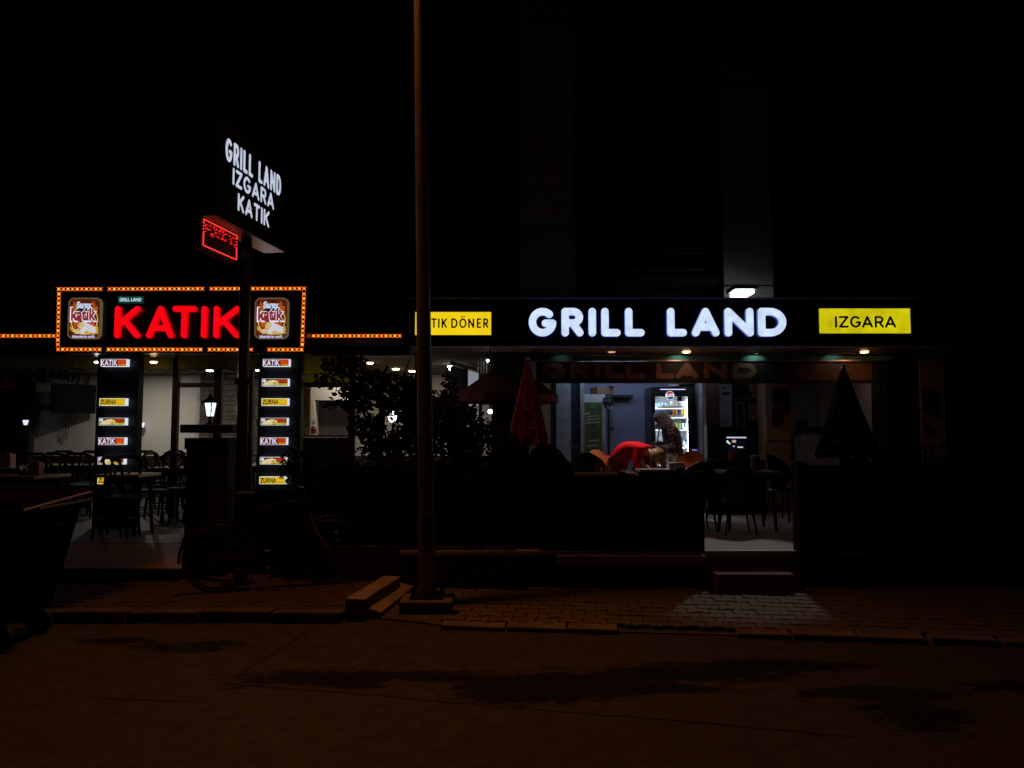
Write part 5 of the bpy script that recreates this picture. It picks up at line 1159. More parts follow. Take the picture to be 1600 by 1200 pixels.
for i, mm in enumerate((cyl_, cgreen, cw, cclear)): goods("drink_can", mm, wx(1056 + 5 * i, YF + .17), SHZ[2], ("yellow can behind the patterned shoulder", "green can behind the patterned shoulder", "white can behind the patterned shoulder", "pale blue can behind the patterned shoulder")[i] + " on the third shelf", "cans on the third fridge shelf", .085, .021)
for i in range(2): goods("water_bottle", cclear, wx(1068 + 5.5 * i, YF + .17), SHZ[3], ORD[i] + " pale blue bottle on the fourth fridge shelf behind the person's hip", "pale bottles on the fourth fridge shelf", .09, .022)

# ice cream freezer with green print, box, lamp arm and other things of the room
a_, b_ = wx(912, 12.4), wx(946, 12.4); zt_ = wz(616, 12.4)
t = thing("upright_freezer", "white upright freezer with green printed front beside the blue grey wall", "freezer", ((a_ + b_) / 2, 12.6, FL)); M_frz = mat("freezer_white", (.40, .42, .42), .4)
part("cabinet", M_frz, t, ((a_ + b_) / 2, 12.68, (FL + zt_) / 2), (b_ - a_, .5, zt_ - FL), bev=.01); dr = part("door", mat("green_print", (.055, .095, .035), .45, var=.6, scale=9), t, ((a_ + b_) / 2 - .02, 12.41, (FL + zt_) / 2 - .03), (b_ - a_ - .07, .03, zt_ - FL - .2))
for py_, x0, x1 in ((647, 914, 922), (651, 918, 934), (656, 916, 936), (661, 914, 938), (689, 920, 936), (697, 918, 935)): 
    p, q_ = W(x0, py_ + 1.2, 12.38), W(x1, py_ - 1.2, 12.38); MB().poly([(p.x, 12.388, p.z), (q_.x, 12.388, p.z + .02), (q_.x, 12.388, q_.z + .01), (p.x, 12.388, q_.z)]).out("print", mat("pale_green_print", (.34, .42, .34), .5), dr)
part("handle", M_alu, t, (b_ - .03, 12.38, (FL + zt_) / 2), (.02, .04, .4))
q = W(940, 611, 12.6); t = thing("cardboard_box", "brown cardboard box on top of the white freezer", "box", (q.x, 12.6, zt_)); bx_ = part("body", mat("cardboard", (.16, .10, .06), .8), t, (q.x, 12.6, zt_ + .06), (.28, .3, .12), .3); part("flap", mat("cardboard", (.16, .10, .06), .8), t, (q.x + .16, 12.5, zt_ + .13), (.12, .2, .01), .3)
t = thing("wall_shelf", "thin dark shelf on blue grey wall beside the freezer", "shelf", tuple(W(972, 619, 12.9))); q = W(972, 619, 12.85); part("board", M_matt, t, (q.x, 12.9, q.z), (.36, .2, .04)); part("bracket", M_dsteel, t, (q.x - .12, 12.94, q.z - .06), (.02, .12, .1))
q = W(951, 628, 12.4); t = thing("wall_fan", "small round fan on a pole beside the freezer", "fan", (q.x, 12.4, FL)); MB().torus(q, .11, .014, (0.6, -1, 0), 20, 5).out("cage", M_dsteel, t); MB().ball(q + Vector((0, .03, 0)), .06).out("motor", M_matt, t); MB().cyl((q.x, 12.42, FL), (q.x, 12.42, q.z - .1), .022, n=8).out("pole", M_matt, t); m = MB()
for k in range(3): m.box(q, (.18, .006, .03), R=Matrix.Rotation(k * 1.047, 3, 'Y'))
m.out("blade", M_dsteel, t)
q = W(957, 645, 12.95); t = thing("conduit", "thin pale conduit on the blue grey wall", "pipe", tuple(q)); MB().cyl(W(956.5, 618, 12.98), W(956.5, 668, 12.98), .012, n=6).out("pipe", M_alu, t); part("clip", M_matt, t, tuple(W(957, 669, 12.97)), (.05, .03, .03))
q = W(1068, 605, 12.9); t = thing("wall_cabinet", "black wall cabinet between fridge and partition", "cabinet", tuple(W(1078, 614, 12.8))); part("body", M_tv, t, tuple(W(1074, 614, 12.85)), (.38, .24, .28)); part("top_plate", M_alu, t, tuple(W(1052, 602, 12.75)), (.18, .06, .02)); part("door", M_matt, t, tuple(W(1081, 616, 12.71)), (.16, .02, .22))
q = W(1082, 700, 12.6); t = thing("low_cooler", "low dark chest with pale lit edge beside the fridge", "chest", (q.x, 12.6, FL)); part("body", M_fr, t, (q.x + .03, 12.7, (FL + 1.38) / 2 - .02), (.40, .4, .93)); part("lid_edge", em("blue_edge", (.22, .28, .75), .8), t, (q.x, 12.48, wz(703, 12.48)), (.26, .02, .018))
def panel_thing(name, lb, cat, m, px0, px1, py0, py1, Y, extra=(), th=.02):
    t = thing(name, lb, cat, tuple(W((px0 + px1) / 2, py1, Y))); o = plate("board", m, t, px0, px1, py0, py1, Y, th)
    for nm, mm, a, b, c, d in extra: plate(nm, mm, o, a, b, c, d, Y - .006, .005)
    return t
panel_thing("wall_banner", "long narrow pale banner with dark print at its top", "banner", mat("pale_banner", (.40, .46, .52), .7), 1125, 1143, 600, 667, 12.6, (("print", M_matt, 1130, 1134, 605, 608), ("print", M_matt, 1129, 1140, 613, 617), ("print", M_matt, 1138, 1141, 602, 604)))
rk = thing("wall_rack", "pale ladder shaped rack hanging beside the long banner", "rack", tuple(W(1157, 667, 12.7)))
for px_ in (1150.5, 1163): plate("upright", M_alu, rk, px_ - .7, px_ + .7, 629, 667, 12.7, .02)
for py_ in (629.5, 641, 655.5): plate("rung", M_alu, rk, 1151.3, 1162.2, py_ - .6, py_ + .6, 12.7, .02)
plate("rail", M_alu, rk, 1143.5, 1174, 622.3, 623.7, 12.68, .02)
M_post = mat("tan_poster", (.22, .12, .08), .8); M_postr = mat("red_poster_print", (.25, .03, .03), .7)
panel_thing("poster", "small tan poster above two pale notices near the brown tiled pillar", "poster", M_post, 1171, 1188, 600, 611, 12.5, (("print", M_postr, 1176, 1182, 603, 608),))
panel_thing("notice", "pair of small pale notices between two tan posters", "notice", M_post, 1177, 1187, 613, 621, 12.5, (("print", M_conc, 1178, 1186, 614, 616), ("print", M_conc, 1178, 1186, 618, 620)))
panel_thing("poster", "larger tan poster with red print beside the ladder shaped rack", "poster", M_post, 1170, 1189, 632, 656, 12.5, (("print", M_postr, 1172, 1179, 635, 643), ("print", M_postr, 1181, 1186, 650, 654), ("print", M_postr, 1173, 1187, 645, 647)))
# till monitor on a dark counter
t = thing("till_counter", "dark serving counter carrying the lit till monitor", "counter", (wx(1145, 11.6), 11.8, FL)); x0, x1 = wx(1104, 11.6), wx(1196, 11.6); part("front", M_dwood, t, ((x0 + x1) / 2, 11.82, (FL + 1.20) / 2), (x1 - x0, .34, 1.20 - FL)); part("top", M_brown, t, ((x0 + x1) / 2, 11.80, 1.215), (x1 - x0 + .03, .42, .03))
part("upstand", M_matt, t, (wx(1113, 11.8), 11.85, 1.5), (.2, .2, .50))
tm = thing("till_monitor", "small lit till monitor with white bar on the dark counter", "monitor", tuple(W(1150, 707, 11.7))); a_, b_ = W(1133.5, 706, 11.68), W(1167, 681, 11.68)
sc_ = part("casing", M_matt, tm, ((a_.x + b_.x) / 2, 11.70, (a_.z + b_.z) / 2), (b_.x - a_.x, .03, b_.z - a_.z), bev=.004); plate("glass", em("screen_dark", (.003, .003, .008), .6), sc_, 1134.8, 1165.8, 682.5, 703.5, 11.676, .006)
for nm, mm, a, b, c, d in (("bar", em("screen_lilac", (.75, .70, .95), .8), 1135.5, 1166, 682.6, 684.6), ("icon", em("screen_pink", (.75, .45, .42), .7), 1144, 1150, 687.5, 691.5), ("icon", em("screen_grey", (.5, .52, .6), .7), 1145.5, 1148, 696, 698.5), ("button", em("screen_white", (.8, .85, .9), .8), 1152.5, 1161, 697.8, 699.6)): plate(nm, mm, sc_, a, b, c, d, 11.672, .003)
MB().poly([W(1135.2, 688, 11.671), W(1137, 688, 11.671), W(1141.8, 693.5, 11.671), W(1140, 694.5, 11.671), W(1135.2, 691, 11.671)]).out("icon", em("screen_white", (.8, .85, .9), .8), sc_)
part("stand", M_matt, tm, ((a_.x + b_.x) / 2, 11.72, (a_.z + 1.23) / 2), (.08, .06, max(.02, a_.z - 1.23)))
q = W(1155, 710, 11.3); napkin_box(q.x, 11.64, 1.232, M_boxr, "red brown box on the serving counter below the till monitor", .9)
for py0, py1, lb in ((607, 632, "upper dark meter box on the brown tiled pillar"), (638, 663, "lower dark meter box on the brown tiled pillar")):
    panel_thing("meter_box", lb, "meter box", M_tv, 1209, 1223, py0, py1, 11.93, (("cover", M_matt, 1211, 1221, py0 + 3, py1 - 3),), .05)
panel_thing("meter_box", "dark meter box on the tan pillar beyond the black parasol", "meter box", M_tv, 1445, 1457, 609, 642, 11.64, (("cover", M_matt, 1447, 1455, 612, 638),), .05); panel_thing("junction_box", "tiny dark junction box low on the tan pillar", "box", M_tv, 1447, 1452, 664, 674, 11.66, (("cover", M_matt, 1448, 1451, 666, 672),), .03)
# side room shelf and hanging lantern on the far side wall
t = thing("side_counter", "pale side room counter with dishes behind the black parasol", "counter", tuple(W(1270, 700, 14.3))); x0, x1 = wx(1247, 14.2), wx(1345, 14.2); part("top", M_brown, t, ((x0 + x1) / 2, 14.3, wz(676, 14.2)), (x1 - x0, .4, .03)); part("front", mat("dim_white_wall", (.34, .34, .36), .8), t, ((x0 + x1) / 2, 14.3, (FL + wz(677, 14.2)) / 2 - .02), (x1 - x0 - .04, .34, wz(677, 14.2) - FL - .05))
for px_, lb, w_ in ((1253, "dark box on the side room counter near the tiled pillar", .14), (1264, "dark bowl on the side room counter", .10), (1279, "second dark bowl on the side room counter beside the parasol", .12)):
    q = W(px_, 675, 14.25); t = thing("dish", lb, "dish", (q.x, 14.25, q.z)); MB().lathe([(w_ * .5, .0), (w_ * .8, .05), (w_ * .85, .085 if w_ < .13 else .2), (w_ * .7, .09 if w_ < .13 else .21)], (q.x, 14.25, wz(674.5, 14.25)), 12).out("bowl", M_matt, t); MB().lathe([(w_ * .3, -.012), (w_ * .5, 0)], (q.x, 14.25, wz(674.5, 14.25)), 12).out("foot", M_conc, t)
q = W(1377, 635, 11.7); t = thing("hanging_banner", "dark ragged wall hanging on the pole beside the far side wall", "hanging", tuple(q)); m = MB(); P = [(1371, 614), (1383, 612), (1384, 640), (1381, 652), (1377, 656), (1372, 653), (1370, 634)]; m.prism([W(a, b, 11.6) for a, b in P], (0, .05, 0)); m.out("cloth", M_dcloth, t); MB().cyl((wx(1378, 11.7), 11.7, FL), (wx(1378, 11.7), 11.7, wz(600, 11.7)), .022, n=8).out("pole", M_dwood, t)

# ------------------------------------------------------------------ grill room tables and round back chairs
M_plast = mat("dark_plastic_chair", (.012, .012, .015), .35); M_or = mat("orange_plastic", (.50, .14, .045), .45)
def round_chair(m, lb):
    t = thing("round_back_chair", lb, "chair", (0, 0, 0), "round back chairs on the terrace")
    mb = MB(); n = 13; F_ = []; Bk = []
    for k in range(7):
        z = .46 + .50 * k / 6; half_ = .27 * math.sqrt(max(0.02, 1 - ((z - .62) / .345) ** 2)) if z > .62 else .27 - .10 * (.62 - z) / .16
        row = []; rb = []
        for i in range(n):
            u = -1 + 2 * i / (n - 1); x = u * half_; y = .20 + .10 * (z - .46) - .16 * (u * half_ / .27) ** 2 * 1.0
            row.append(mb.bm.verts.new((x, y, z))); rb.append(mb.bm.verts.new((x * 1.0, y + .022, z)))
        F_.append(row); Bk.append(rb)
    for k in range(6):
        for i in range(n - 1): mb.bm.faces.new((F_[k][i], F_[k][i + 1], F_[k + 1][i + 1], F_[k + 1][i])); mb.bm.faces.new((Bk[k][i + 1], Bk[k][i], Bk[k + 1][i], Bk[k + 1][i + 1]))
    for k in range(6):
        for i in (0, n - 1): mb.bm.faces.new((F_[k][i], F_[k + 1][i], Bk[k + 1][i], Bk[k][i]))
    for i in range(n - 1): mb.bm.faces.new((F_[6][i], F_[6][i + 1], Bk[6][i + 1], Bk[6][i])); mb.bm.faces.new((F_[0][i + 1], F_[0][i], Bk[0][i], Bk[0][i + 1]))
    mb._fin().out("backrest", m, t, smooth=False)
    MB().lathe([(.20, .43), (.235, .445), (.225, .47)], (0, 0, 0), 18).out("seat", m, t)
    for sx in (-1, 1):
        for sy in (-1, 1): MB().tube([(sx * .15, sy * .15, .44), (sx * .21, sy * .21, 0)], .016, 6, .012).out("leg", M_dwood, t)
    return t
c1 = round_chair(M_plast, "x"); c2 = round_chair(M_or, "x")
f1 = f2 = True
for px_, Y, rz, mm, lb, s in ((858, 10.4, .2, 1, "dark round back chair with white slip on its top", 1.12), (862, 9.1, 3.3, 1, "dark round back chair closest to the low straggly shrub", 1.0), (918, 9.7, 3.0, 1, "dark round back chair behind the small red box", 1.02), (942, 10.9, .3, 2, "orange round back chair beside the person in red", 1.02), (1075, 11.3, -.5, 2, "orange round back chair below the drinks fridge's edge", 1.0), (1088, 9.7, 3.2, 1, "dark round back chair before the orange chair at the fridge", .90), (1150, 9.4, 3.1, 1, "dark round back chair before the serving counter at the entrance", .88), (1345, 10.2, .1, 1, "dark round back chair behind the black closed parasol", 1.0), (1225, 10.8, .6, 1, "dark round back chair beside the brown tiled pillar foot", .95)):
    loc = (wx(px_, Y, 700), Y, FL); src = c1 if mm == 1 else c2; fresh = f1 if mm == 1 else f2
    if fresh: src.location = loc; src.rotation_euler = (0, 0, rz); src.scale = (s,) * 3; src["label"] = lb
    else: copy_tree(src, loc, rz, lb, None, s)
    if mm == 1: f1 = False
    else: f2 = False
table(M_tabp, "terrace_table", "terrace table with red box and tan napkin box before the person in red", wx(905, 9.6, 730), 9.55, FL, 1.3, .7, .74)
table(M_tabp, "terrace_table", "terrace table with white papers in front of the scarfed person", wx(1048, 10.3, 730), 10.4, FL, .9, .7, .74); table(M_tabp, "terrace_table", "terrace table with tall tan canister at the entrance", wx(1160, 10.0, 735), 9.85, FL, .72, .62, .74)
zt_ = FL + .74; M_boxt = mat("tan_box", (.33, .22, .13), .6)
q = W(929, 735, 9.5); napkin_box(q.x, 9.5, zt_, M_boxr, "small red napkin box on the terrace table", 1.1); q = W(961, 735, 9.55); napkin_box(q.x, 9.6, zt_, M_boxt, "tan napkin box on the terrace table beside the person in red", 1.35)
q = W(942, 735, 9.5); t = thing("shaker_set", "small pale shakers between the red and the tan napkin box", "shakers", (q.x, 9.42, zt_))
for dx in (-.03, .03, .08): MB().lathe([(.016, 0), (.018, .05), (.01, .06)], (q.x + dx, 9.42, zt_), 8).out("shaker", M_white, t)
q = W(1176.5, 734, 9.9); t = thing("canister", "tall tan canister with shiny lid on the entrance table", "canister", (q.x, 9.8, zt_)); MB().lathe([(.055, 0), (.055, .165)], (q.x, 9.8, zt_), 16).out("body", M_boxt, t); MB().lathe([(.057, .165), (.057, .19), (.05, .195)], (q.x, 9.8, zt_), 16).out("lid", M_alu, t); part("saucer", M_white, t, (q.x, 9.8, zt_ + .004), (.18, .14, .008))
q = W(1053, 722, 10.4); t = thing("paper_stack", "white paper stack on the table before the scarfed person", "papers", (q.x, 10.3, zt_))
for k in range(5): part("sheet", M_white, t, (q.x + rng.uniform(-.01, .01), 10.3, zt_ + .012 + .016 * k), (.20, .15, .014), rng.uniform(-.1, .1))
q = W(1062, 730, 10.2); t = thing("tissue_pack", "pale tissue pack lying before the paper stack", "tissue pack", (q.x, 10.12, zt_)); part("pack", M_white, t, (q.x - .02, 10.1, zt_ + .02), (.14, .08, .04), .1, bev=.008); part("flap", M_or, t, (q.x + .02, 10.12, zt_ + .045), (.06, .05, .008), .1)
q = W(893, 697, 10.5); t = thing("white_slip", "small white slip lying on top of the dark round back chair", "slip", (q.x, 10.7, q.z)); part("slip", M_white, t, (wx(895, 10.62), 10.60, wz(697.5, 10.62)), (.075, .05, .03)); part("fold", M_conc, t, (wx(895, 10.62) - .045, 10.60, wz(697.5, 10.62)), (.02, .04, .022))

l_ = bpy.data.lights.new("added_side_glow", 'AREA'); l_.shape = 'DISK'; l_.size = .3; l_.energy = .85; l_.color = (1.0, .80, .68)  # added light with no lamp of its own, brightens the side room
b_ = bpy.data.objects.new("added_side_glow", l_); COL.objects.link(b_); b_.location = (5.6, 12.7, 2.78)
# added area light without a lamp, brightening the grill room's walls and pillars
l_ = bpy.data.lights.new("added_room_glow", 'AREA'); l_.shape = 'RECTANGLE'; l_.size = 2.2; l_.size_y = .08; l_.energy = 4.2; l_.color = (.84, .92, 1.0)
b_ = bpy.data.objects.new("added_room_glow", l_); COL.objects.link(b_); b_.location = (2.2, 11.70, 2.70); b_.rotation_euler = Vector((0, .70, -.71)).to_track_quat('-Z', 'Y').to_euler()
# grill room: one unseen cold tube added behind the valance, one downlight over the tables
t = thing("added_tube", "unseen cold white tube added behind the lettered valance to light the wall", "ceiling light", (1.6, 12.6, 2.78)); part("tube", em("added_cold_glow", (.42, .58, 1.0), 13), t, (1.6, 12.2, 2.67), (1.1, .04, .03)); part("batten", M_white, t, (1.6, 12.2, 2.70), (1.15, .07, .03))
sd = bpy.data.lights.new("downlight_beam", 'SPOT'); sd.energy = 80; sd.color = (1.0, .88, .78); sd.spot_size = math.radians(64); sd.spot_blend = .5; sd.shadow_soft_size = .05
so = bpy.data.objects.new("downlight_beam", sd); COL.objects.link(so); so.location = (wx(965, 10.75), 10.72, 2.79); so.rotation_euler = (Vector((1.70, 10.98, 1.2)) - so.location).to_track_quat('-Z', 'Y').to_euler()
# ------------------------------------------------------------------ people
def skin(name, m, parent, pts, chains, sub=2):
    "pts: name -> (position, radius x, radius y); chains: lists of names; first point of the first chain is the root"
    names = list(pts); idx = {k: i for i, k in enumerate(names)}; E_ = set()
    for c in chains:
        for a, b in zip(c, c[1:]): E_.add((idx[a], idx[b]))
    me = bpy.data.meshes.new(name); me.from_pydata([tuple(pts[k][0]) for k in names], list(E_), []); o = link(name, me)
    o.modifiers.new("skin", 'SKIN'); sv = me.skin_vertices[0].data
    for k in names:
        sv[idx[k]].radius = (pts[k][1], pts[k][2] if len(pts[k]) > 2 else pts[k][1]); sv[idx[k]].use_root = (k == chains[0][0])
    s = o.modifiers.new("sub", 'SUBSURF'); s.levels = sub; s.render_levels = sub
    o.modifiers["skin"].use_smooth_shade = True
    bpy.context.view_layer.update(); dg = bpy.context.evaluated_depsgraph_get(); dg.update()
    me2 = bpy.data.meshes.new_from_object(o.evaluated_get(dg)); bpy.data.objects.remove(o)
    me2.materials.clear(); me2.materials.append(m); me2.name = name; me2.shade_smooth()
    return link(name, me2, parent)
def add_hand(pts, chains, wrist, tag_, d, side, curl, s=1.0):
    "palm and five curled fingers in the body's own skeleton"
    w = Vector(pts[wrist][0]); d = Vector(d).normalized(); side = Vector(side).normalized(); cu = Vector(curl).normalized()
    pts[tag_ + "palm"] = (w + d * .07 * s, .034 * s, .020 * s); chains.append([wrist, tag_ + "palm"])
    for i, (off, ln_) in enumerate(((.030, .070), (.011, .080), (-.010, .074), (-.029, .058))):
        a = w + d * .10 * s + side * off * s; b = a + d * ln_ * .55 * s + cu * .012 * s; c = b + d * ln_ * .25 * s + cu * ln_ * .45 * s
        for nm, p in (("a", a), ("b", b), ("c", c)): pts[f"{tag_}f{i}{nm}"] = (p, .0085 * s, .0085 * s)
        chains.append([tag_ + "palm", f"{tag_}f{i}a", f"{tag_}f{i}b", f"{tag_}f{i}c"])
    a = w + d * .045 * s + side * .042 * s; b = a + d * .035 * s + side * .012 * s + cu * .015 * s
    pts[tag_ + "ta"] = (a, .010 * s, .010 * s); pts[tag_ + "tb"] = (b, .008 * s, .008 * s); chains.append([wrist, tag_ + "ta", tag_ + "tb"])
M_skin = mat("skin", (.42, .25, .17), .6, var=.08); M_shoe = mat("dark_shoe", (.015, .013, .012), .5)
def face(parent, c, fwd, up, r):
    c, fwd, up = Vector(c), Vector(fwd).normalized(), Vector(up).normalized(); sd_ = fwd.cross(up)
    for s in (-1, 1):
        MB().ball(c + fwd * r * .93 + sd_ * s * r * .36 + up * r * .08, r * .10, u=8, v=6).out("eye", M_tv, parent)
    MB().ball(c + fwd * r * .93 - up * r * .52, r * .16, (.7, 1.3, .4) if abs(fwd.x) > .5 else (1.3, .7, .4), u=8, v=6).out("mouth", mat("lips", (.30, .10, .09), .5), parent)

# scarfed person sweeping in front of the fridge
YW = 11.75; hip = W(1048, 705, YW); H0 = Vector((hip.x, YW, FL))
pw = thing("person", "person in grey headscarf and brown patterned long dress, bowed and holding a broom", "person", tuple(H0))
def h(x, y, z): return H0 + Vector((x, y, z))
P = {"pel": (h(.02, 0, .86), .13, .15), "waist": (h(.03, 0, 1.02), .10, .13), "chest": (h(.01, 0, 1.20), .11, .15), "nb": (h(-.05, 0, 1.33), .055, .06), "neck": (h(-.085, 0, 1.375), .048, .048), "chin": (h(-.145, 0, 1.385), .055, .055), "head": (h(-.15, 0, 1.44), .082, .078), "top": (h(-.125, 0, 1.50), .058, .06), "nose": (h(-.245, 0, 1.405), .014, .014)}
C = [["pel", "waist", "chest", "nb", "neck", "head", "top"], ["head", "chin"], ["head", "nose"]]
for s, n in ((-1, "r"), (1, "l")):
    P[n + "sh"] = (h(-.02, s * .15, 1.28), .058); P[n + "el"] = (h(.03, s * .20, 1.03), .042); P[n + "wr"] = (h(-.19, s * .06, 1.02 + .04 * s), .028)
    P[n + "hp"] = (h(.02, s * .085, .80), .085); P[n + "kn"] = (h(-.02, s * .095, .46), .058); P[n + "an"] = (h(.02, s * .10, .08), .038); P[n + "toe"] = (h(-.14, s * .11, .035), .032)
    C += [["chest", n + "sh", n + "el", n + "wr"], ["pel", n + "hp", n + "kn", n + "an", n + "toe"]]
    add_hand(P, C, n + "wr", n, (-1, -.25 * s, -.2), (0, 0, 1), (.6, -.5 * s, 0), .85)
body = skin("body", M_skin, pw, P, C)
face(pw, P["head"][0], (-1, 0, -.35), (-.35, 0, 1), .082)
# dress with woven pattern
def pattern_mat():
    m = mat("brown_patterned_cloth", (.07, .045, .04), .85, var=.2, scale=14); nt = m.node_tree; N = nt.nodes; L = nt.links; p = N["Principled BSDF"]
    base = p.inputs["Base Color"].links[0].from_socket; tc = N.new("ShaderNodeTexCoord"); v = N.new("ShaderNodeTexVoronoi"); v.feature = 'DISTANCE_TO_EDGE'; v.inputs["Scale"].default_value = 11; L.new(tc.outputs["Object"], v.inputs["Vector"])
    mr = N.new("ShaderNodeMapRange"); mr.inputs[1].default_value = .05; mr.inputs[2].default_value = .12; mr.inputs[3].default_value = 1; mr.inputs[4].default_value = 0; L.new(v.outputs[0], mr.inputs[0])
    mx = N.new("ShaderNodeMix"); mx.data_type = 'RGBA'; L.new(mr.outputs[0], mx.inputs["Factor"]); L.new(base, mx.inputs[6]); mx.inputs[7].default_value = (.34, .27, .24, 1); L.new(mx.outputs[2], p.inputs["Base Color"]); return m
M_pat = pattern_mat()
mb = MB(); rings = []; n = 28
for z, cx, rx, ry in ((1.36, -.06, .07, .08), (1.32, -.03, .105, .15), (1.26, 0, .135, .185), (1.15, .02, .14, .18), (1.02, .035, .135, .165), (.90, .035, .16, .185), (.78, .025, .175, .20), (.55, .01, .19, .215), (.30, .005, .21, .235), (.09, .0, .23, .25)):
    rings.append([mb.bm.verts.new(h(cx + rx * math.cos(a) * (1 + (.06 * math.sin(7 * a + z * 3) if z < .9 else 0)), ry * math.sin(a) * (1 + (.06 * math.sin(7 * a) if z < .9 else 0)), z)) for a in [2 * math.pi * i / n for i in range(n)]])
for a, b in zip(rings, rings[1:]):
    for i in range(n): mb.bm.faces.new((a[i], a[(i + 1) % n], b[(i + 1) % n], b[i]))
dr_ = mb._fin().out("dress", M_pat, pw, smooth=True)
for s, nn in ((-1, "r"), (1, "l")):
    MB().tube([P[nn + "sh"][0] + Vector((.02, -s * .04, .01)), P[nn + "sh"][0], (P[nn + "sh"][0] + P[nn + "el"][0]) / 2, P[nn + "el"][0], P[nn + "el"][0] * .75 + P[nn + "wr"][0] * .25, P[nn + "el"][0] * .06 + P[nn + "wr"][0] * .94], .072, 12, .046).out("sleeve", M_pat, dr_, smooth=True)
# headscarf: hood with drape over the shoulders, open to the face
M_scarf = mat("grey_scarf", (.26, .24, .25), .85, var=.12, scale=10)
mb = MB(); rings = []; n = 20
tilt = Matrix.Rotation(-.42, 3, 'Y')
hc = P["head"][0]
for k in range(9):
    th_ = math.radians(8 + k * 17); rr = .118 * math.sin(th_) if k < 6 else .118 * (1.0 + .10 * (k - 5)); zz = .135 * math.cos(th_)
    rings.append([mb.bm.verts.new(hc + Vector((.015, 0, .0)) + tilt @ Vector((rr * math.cos(a) * 1.08, rr * math.sin(a), zz))) for a in [2 * math.pi * i / n for i in range(n)]])
mb.bm.faces.new(rings[0])
for k, (a, b) in enumerate(zip(rings, rings[1:])):
    for i in range(n):
        if k >= 3 and abs(i + .5 - n / 2) < 3.2 and k < 6: continue      # face opening towards -x
        mb.bm.faces.new((a[i], a[(i + 1) % n], b[(i + 1) % n], b[i]))
mb._fin().out("headscarf", M_scarf, pw, smooth=True)
mb = MB(); mb.lathe([(.075, 0), (.10, -.05), (.15, -.10), (.155, -.115), (.06, -.06)], tuple(h(-.045, 0, 1.40)), 18, 1.0, 1.15); mb.out("scarf_drape", M_scarf, pw, smooth=True)
br = thing("broom", "thin dark broom stick slanting down from the scarfed person's hands", "broom", tuple(W(1020, 760, YW)))
p0, p1 = W(1031, 664, YW - .02), W(1016, 770, YW - .05); p1.z = max(p1.z, FL + .22)
MB().cyl(p0, p1, .012, n=8).out("stick", M_matt, br); hexm = MB(); dd = (p1 - p0).normalized(); e = p1 + dd * .2; hexm.prism([p1 + Vector((-.04, -.02, 0)), p1 + Vector((.04, -.02, 0)), Vector((e.x + .14, e.y - .02, FL + .02)), Vector((e.x - .14, e.y - .02, FL + .02))], (0, .05, 0)); hexm.out("brush", mat("broom_bristle", (.10, .08, .03), .9), br)
for s, nn in ((-1, "r"), (1, "l")): pass

# person in red bending over a table
YR = 10.95; hp = W(960, 708, YR); R0_ = Vector((hp.x, YR, FL)); HZ = hp.z - FL
pr = thing("person", "person in bright red top bending low over a table, tawny hair hanging down", "person", tuple(R0_))
dx, dy = .84, -.54      # leaning direction
def q_(f, s, z): return R0_ + Vector((dx * f + dy * s, dy * f - dx * s, z))     # f forward, s to the side, z up
P = {"pel": (q_(0, 0, HZ - .03), .155, .14), "waist": (q_(.17, 0, HZ + .07), .135, .125), "chest": (q_(.36, 0, HZ + .075), .145, .13), "nb": (q_(.50, 0, HZ + .03), .055), "neck": (q_(.55, 0, HZ + .01), .045), "head": (q_(.65, 0, HZ - .05), .082, .078), "chin": (q_(.64, 0, HZ - .13), .05), "top": (q_(.69, 0, HZ - .01), .06), "nose": (q_(.72, 0, HZ - .13), .014)}
C = [["pel", "waist", "chest", "nb", "neck", "head", "top"], ["head", "chin"], ["head", "nose"]]
for s, n in ((-1, "r"), (1, "l")):
    P[n + "sh"] = (q_(.44, s * .17, HZ + .03), .058); P[n + "el"] = (q_(.43, s * .23, HZ - .25), .044); P[n + "wr"] = (q_(.50, s * .16, .80), .029)
    P[n + "hp"] = (q_(.02, s * .09, HZ - .13), .095); P[n + "kn"] = (q_(.10, s * .11, .46), .06); P[n + "an"] = (q_(-.02, s * .11, .08), .040); P[n + "toe"] = (q_(.13, s * .12, .035), .034)
    C += [["chest", n + "sh", n + "el", n + "wr"], ["pel", n + "hp", n + "kn", n + "an", n + "toe"]]
    add_hand(P, C, n + "wr", n, (dx * .8, dy * .8, -.4), (-dy * -s, dx * -s, 0), (0, 0, -1), .9)
skin("body", M_skin, pr, P, C); face(pr, P["head"][0], (dx * .55, dy * .55, -.85), (dx * .8, dy * .8, .5), .082)
M_redtop = mat("bright_red_knit", (.66, .008, .012), .85, var=.12, scale=16, bump=.25, bscale=70, spec=.08)
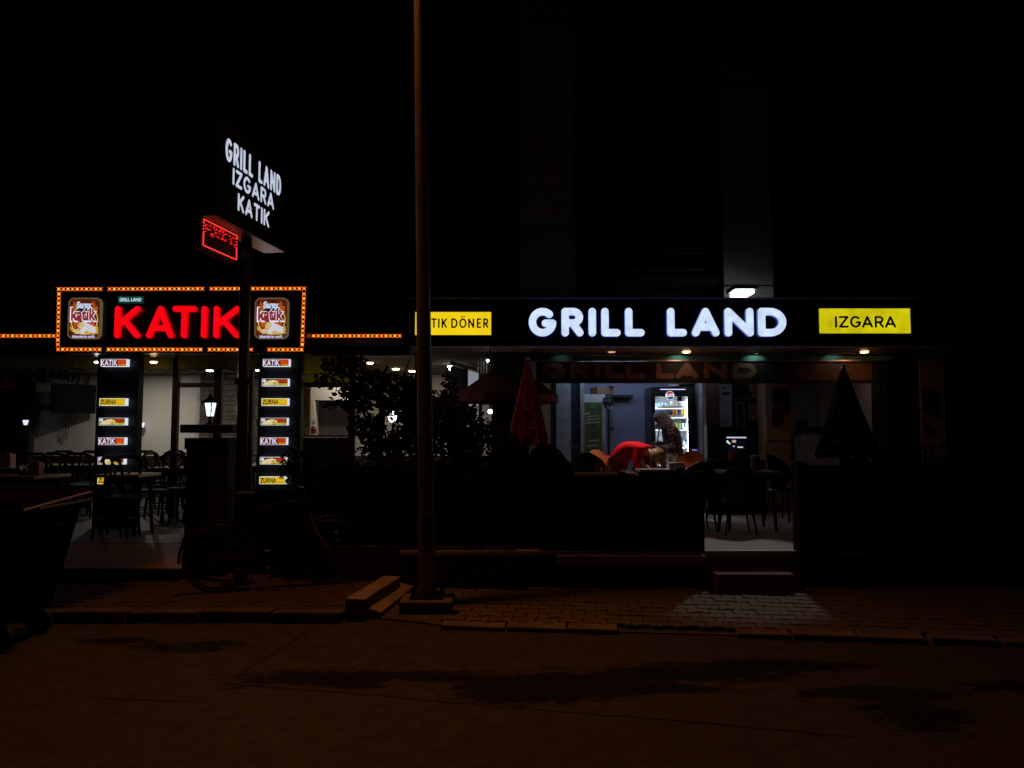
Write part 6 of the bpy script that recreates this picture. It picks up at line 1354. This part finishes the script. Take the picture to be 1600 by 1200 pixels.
T = {k: (P[k][0] + Vector((0, 0, .012)), P[k][1] + .035, (P[k][2] if len(P[k]) > 2 else P[k][1]) + .035) for k in ("pel", "waist", "chest", "rsh", "lsh", "rhp", "lhp")}
T["nb"] = (P["nb"][0] - Vector((dx * .03, dy * .03, 0)), .085, .08)
for n in "rl":
    T[n + "el"] = (P[n + "el"][0], .062); T[n + "fa"] = ((P[n + "el"][0] * .35 + P[n + "wr"][0] * .65), .046); T[n + "th"] = (P[n + "hp"][0] * .55 + P[n + "kn"][0] * .45, .115)
skin("red_top", M_redtop, pr, T, [["pel", "waist", "chest", "nb"], ["chest", "rsh", "rel", "rfa"], ["chest", "lsh", "lel", "lfa"], ["pel", "rhp", "rth"], ["pel", "lhp", "lth"]])
for s, n in ((-1, "r"), (1, "l")):
    MB().tube([P[n + "hp"][0] * .5 + P[n + "kn"][0] * .5, P[n + "kn"][0], P[n + "an"][0] + Vector((0, 0, .02))], .088, 12, .055).out("trouser_leg", M_dcloth, pr, smooth=True)
    MB().ball((P[n + "an"][0] + P[n + "toe"][0]) / 2 + Vector((0, 0, -.012)), .10, (1.0, .5, .42), R=Matrix.Rotation(math.atan2(dy, dx), 3, 'Z')).out("shoe", M_shoe, pr, smooth=True)
M_hair = mat("tawny_hair", (.26, .13, .055), .5, var=.45, scale=22, stretch=(1, 1, .2)); hc = P["head"][0]
m = MB(); m.ball(hc + Vector((.0, 0, .035)), .105, (1.0, 1.0, .9), 16, 10); ho = m.out("hair", M_hair, pr, smooth=True); rr = random.Random(4); m = MB()
for i in range(46):
    a = rr.uniform(0, 6.28); b0 = hc + Vector((.088 * math.cos(a), .088 * math.sin(a), rr.uniform(-.02, .06))); ln_ = rr.uniform(.16, .30)
    m.tube([hc + Vector((.05 * math.cos(a), .05 * math.sin(a), .115)), b0, b0 + Vector((.014 * math.cos(a), .014 * math.sin(a), -ln_ * .5)), b0 + Vector((rr.uniform(-.02, .03), rr.uniform(-.02, .02), -ln_))], .016, 5, .005)
m.out("hair_strands", M_hair, ho, smooth=True)
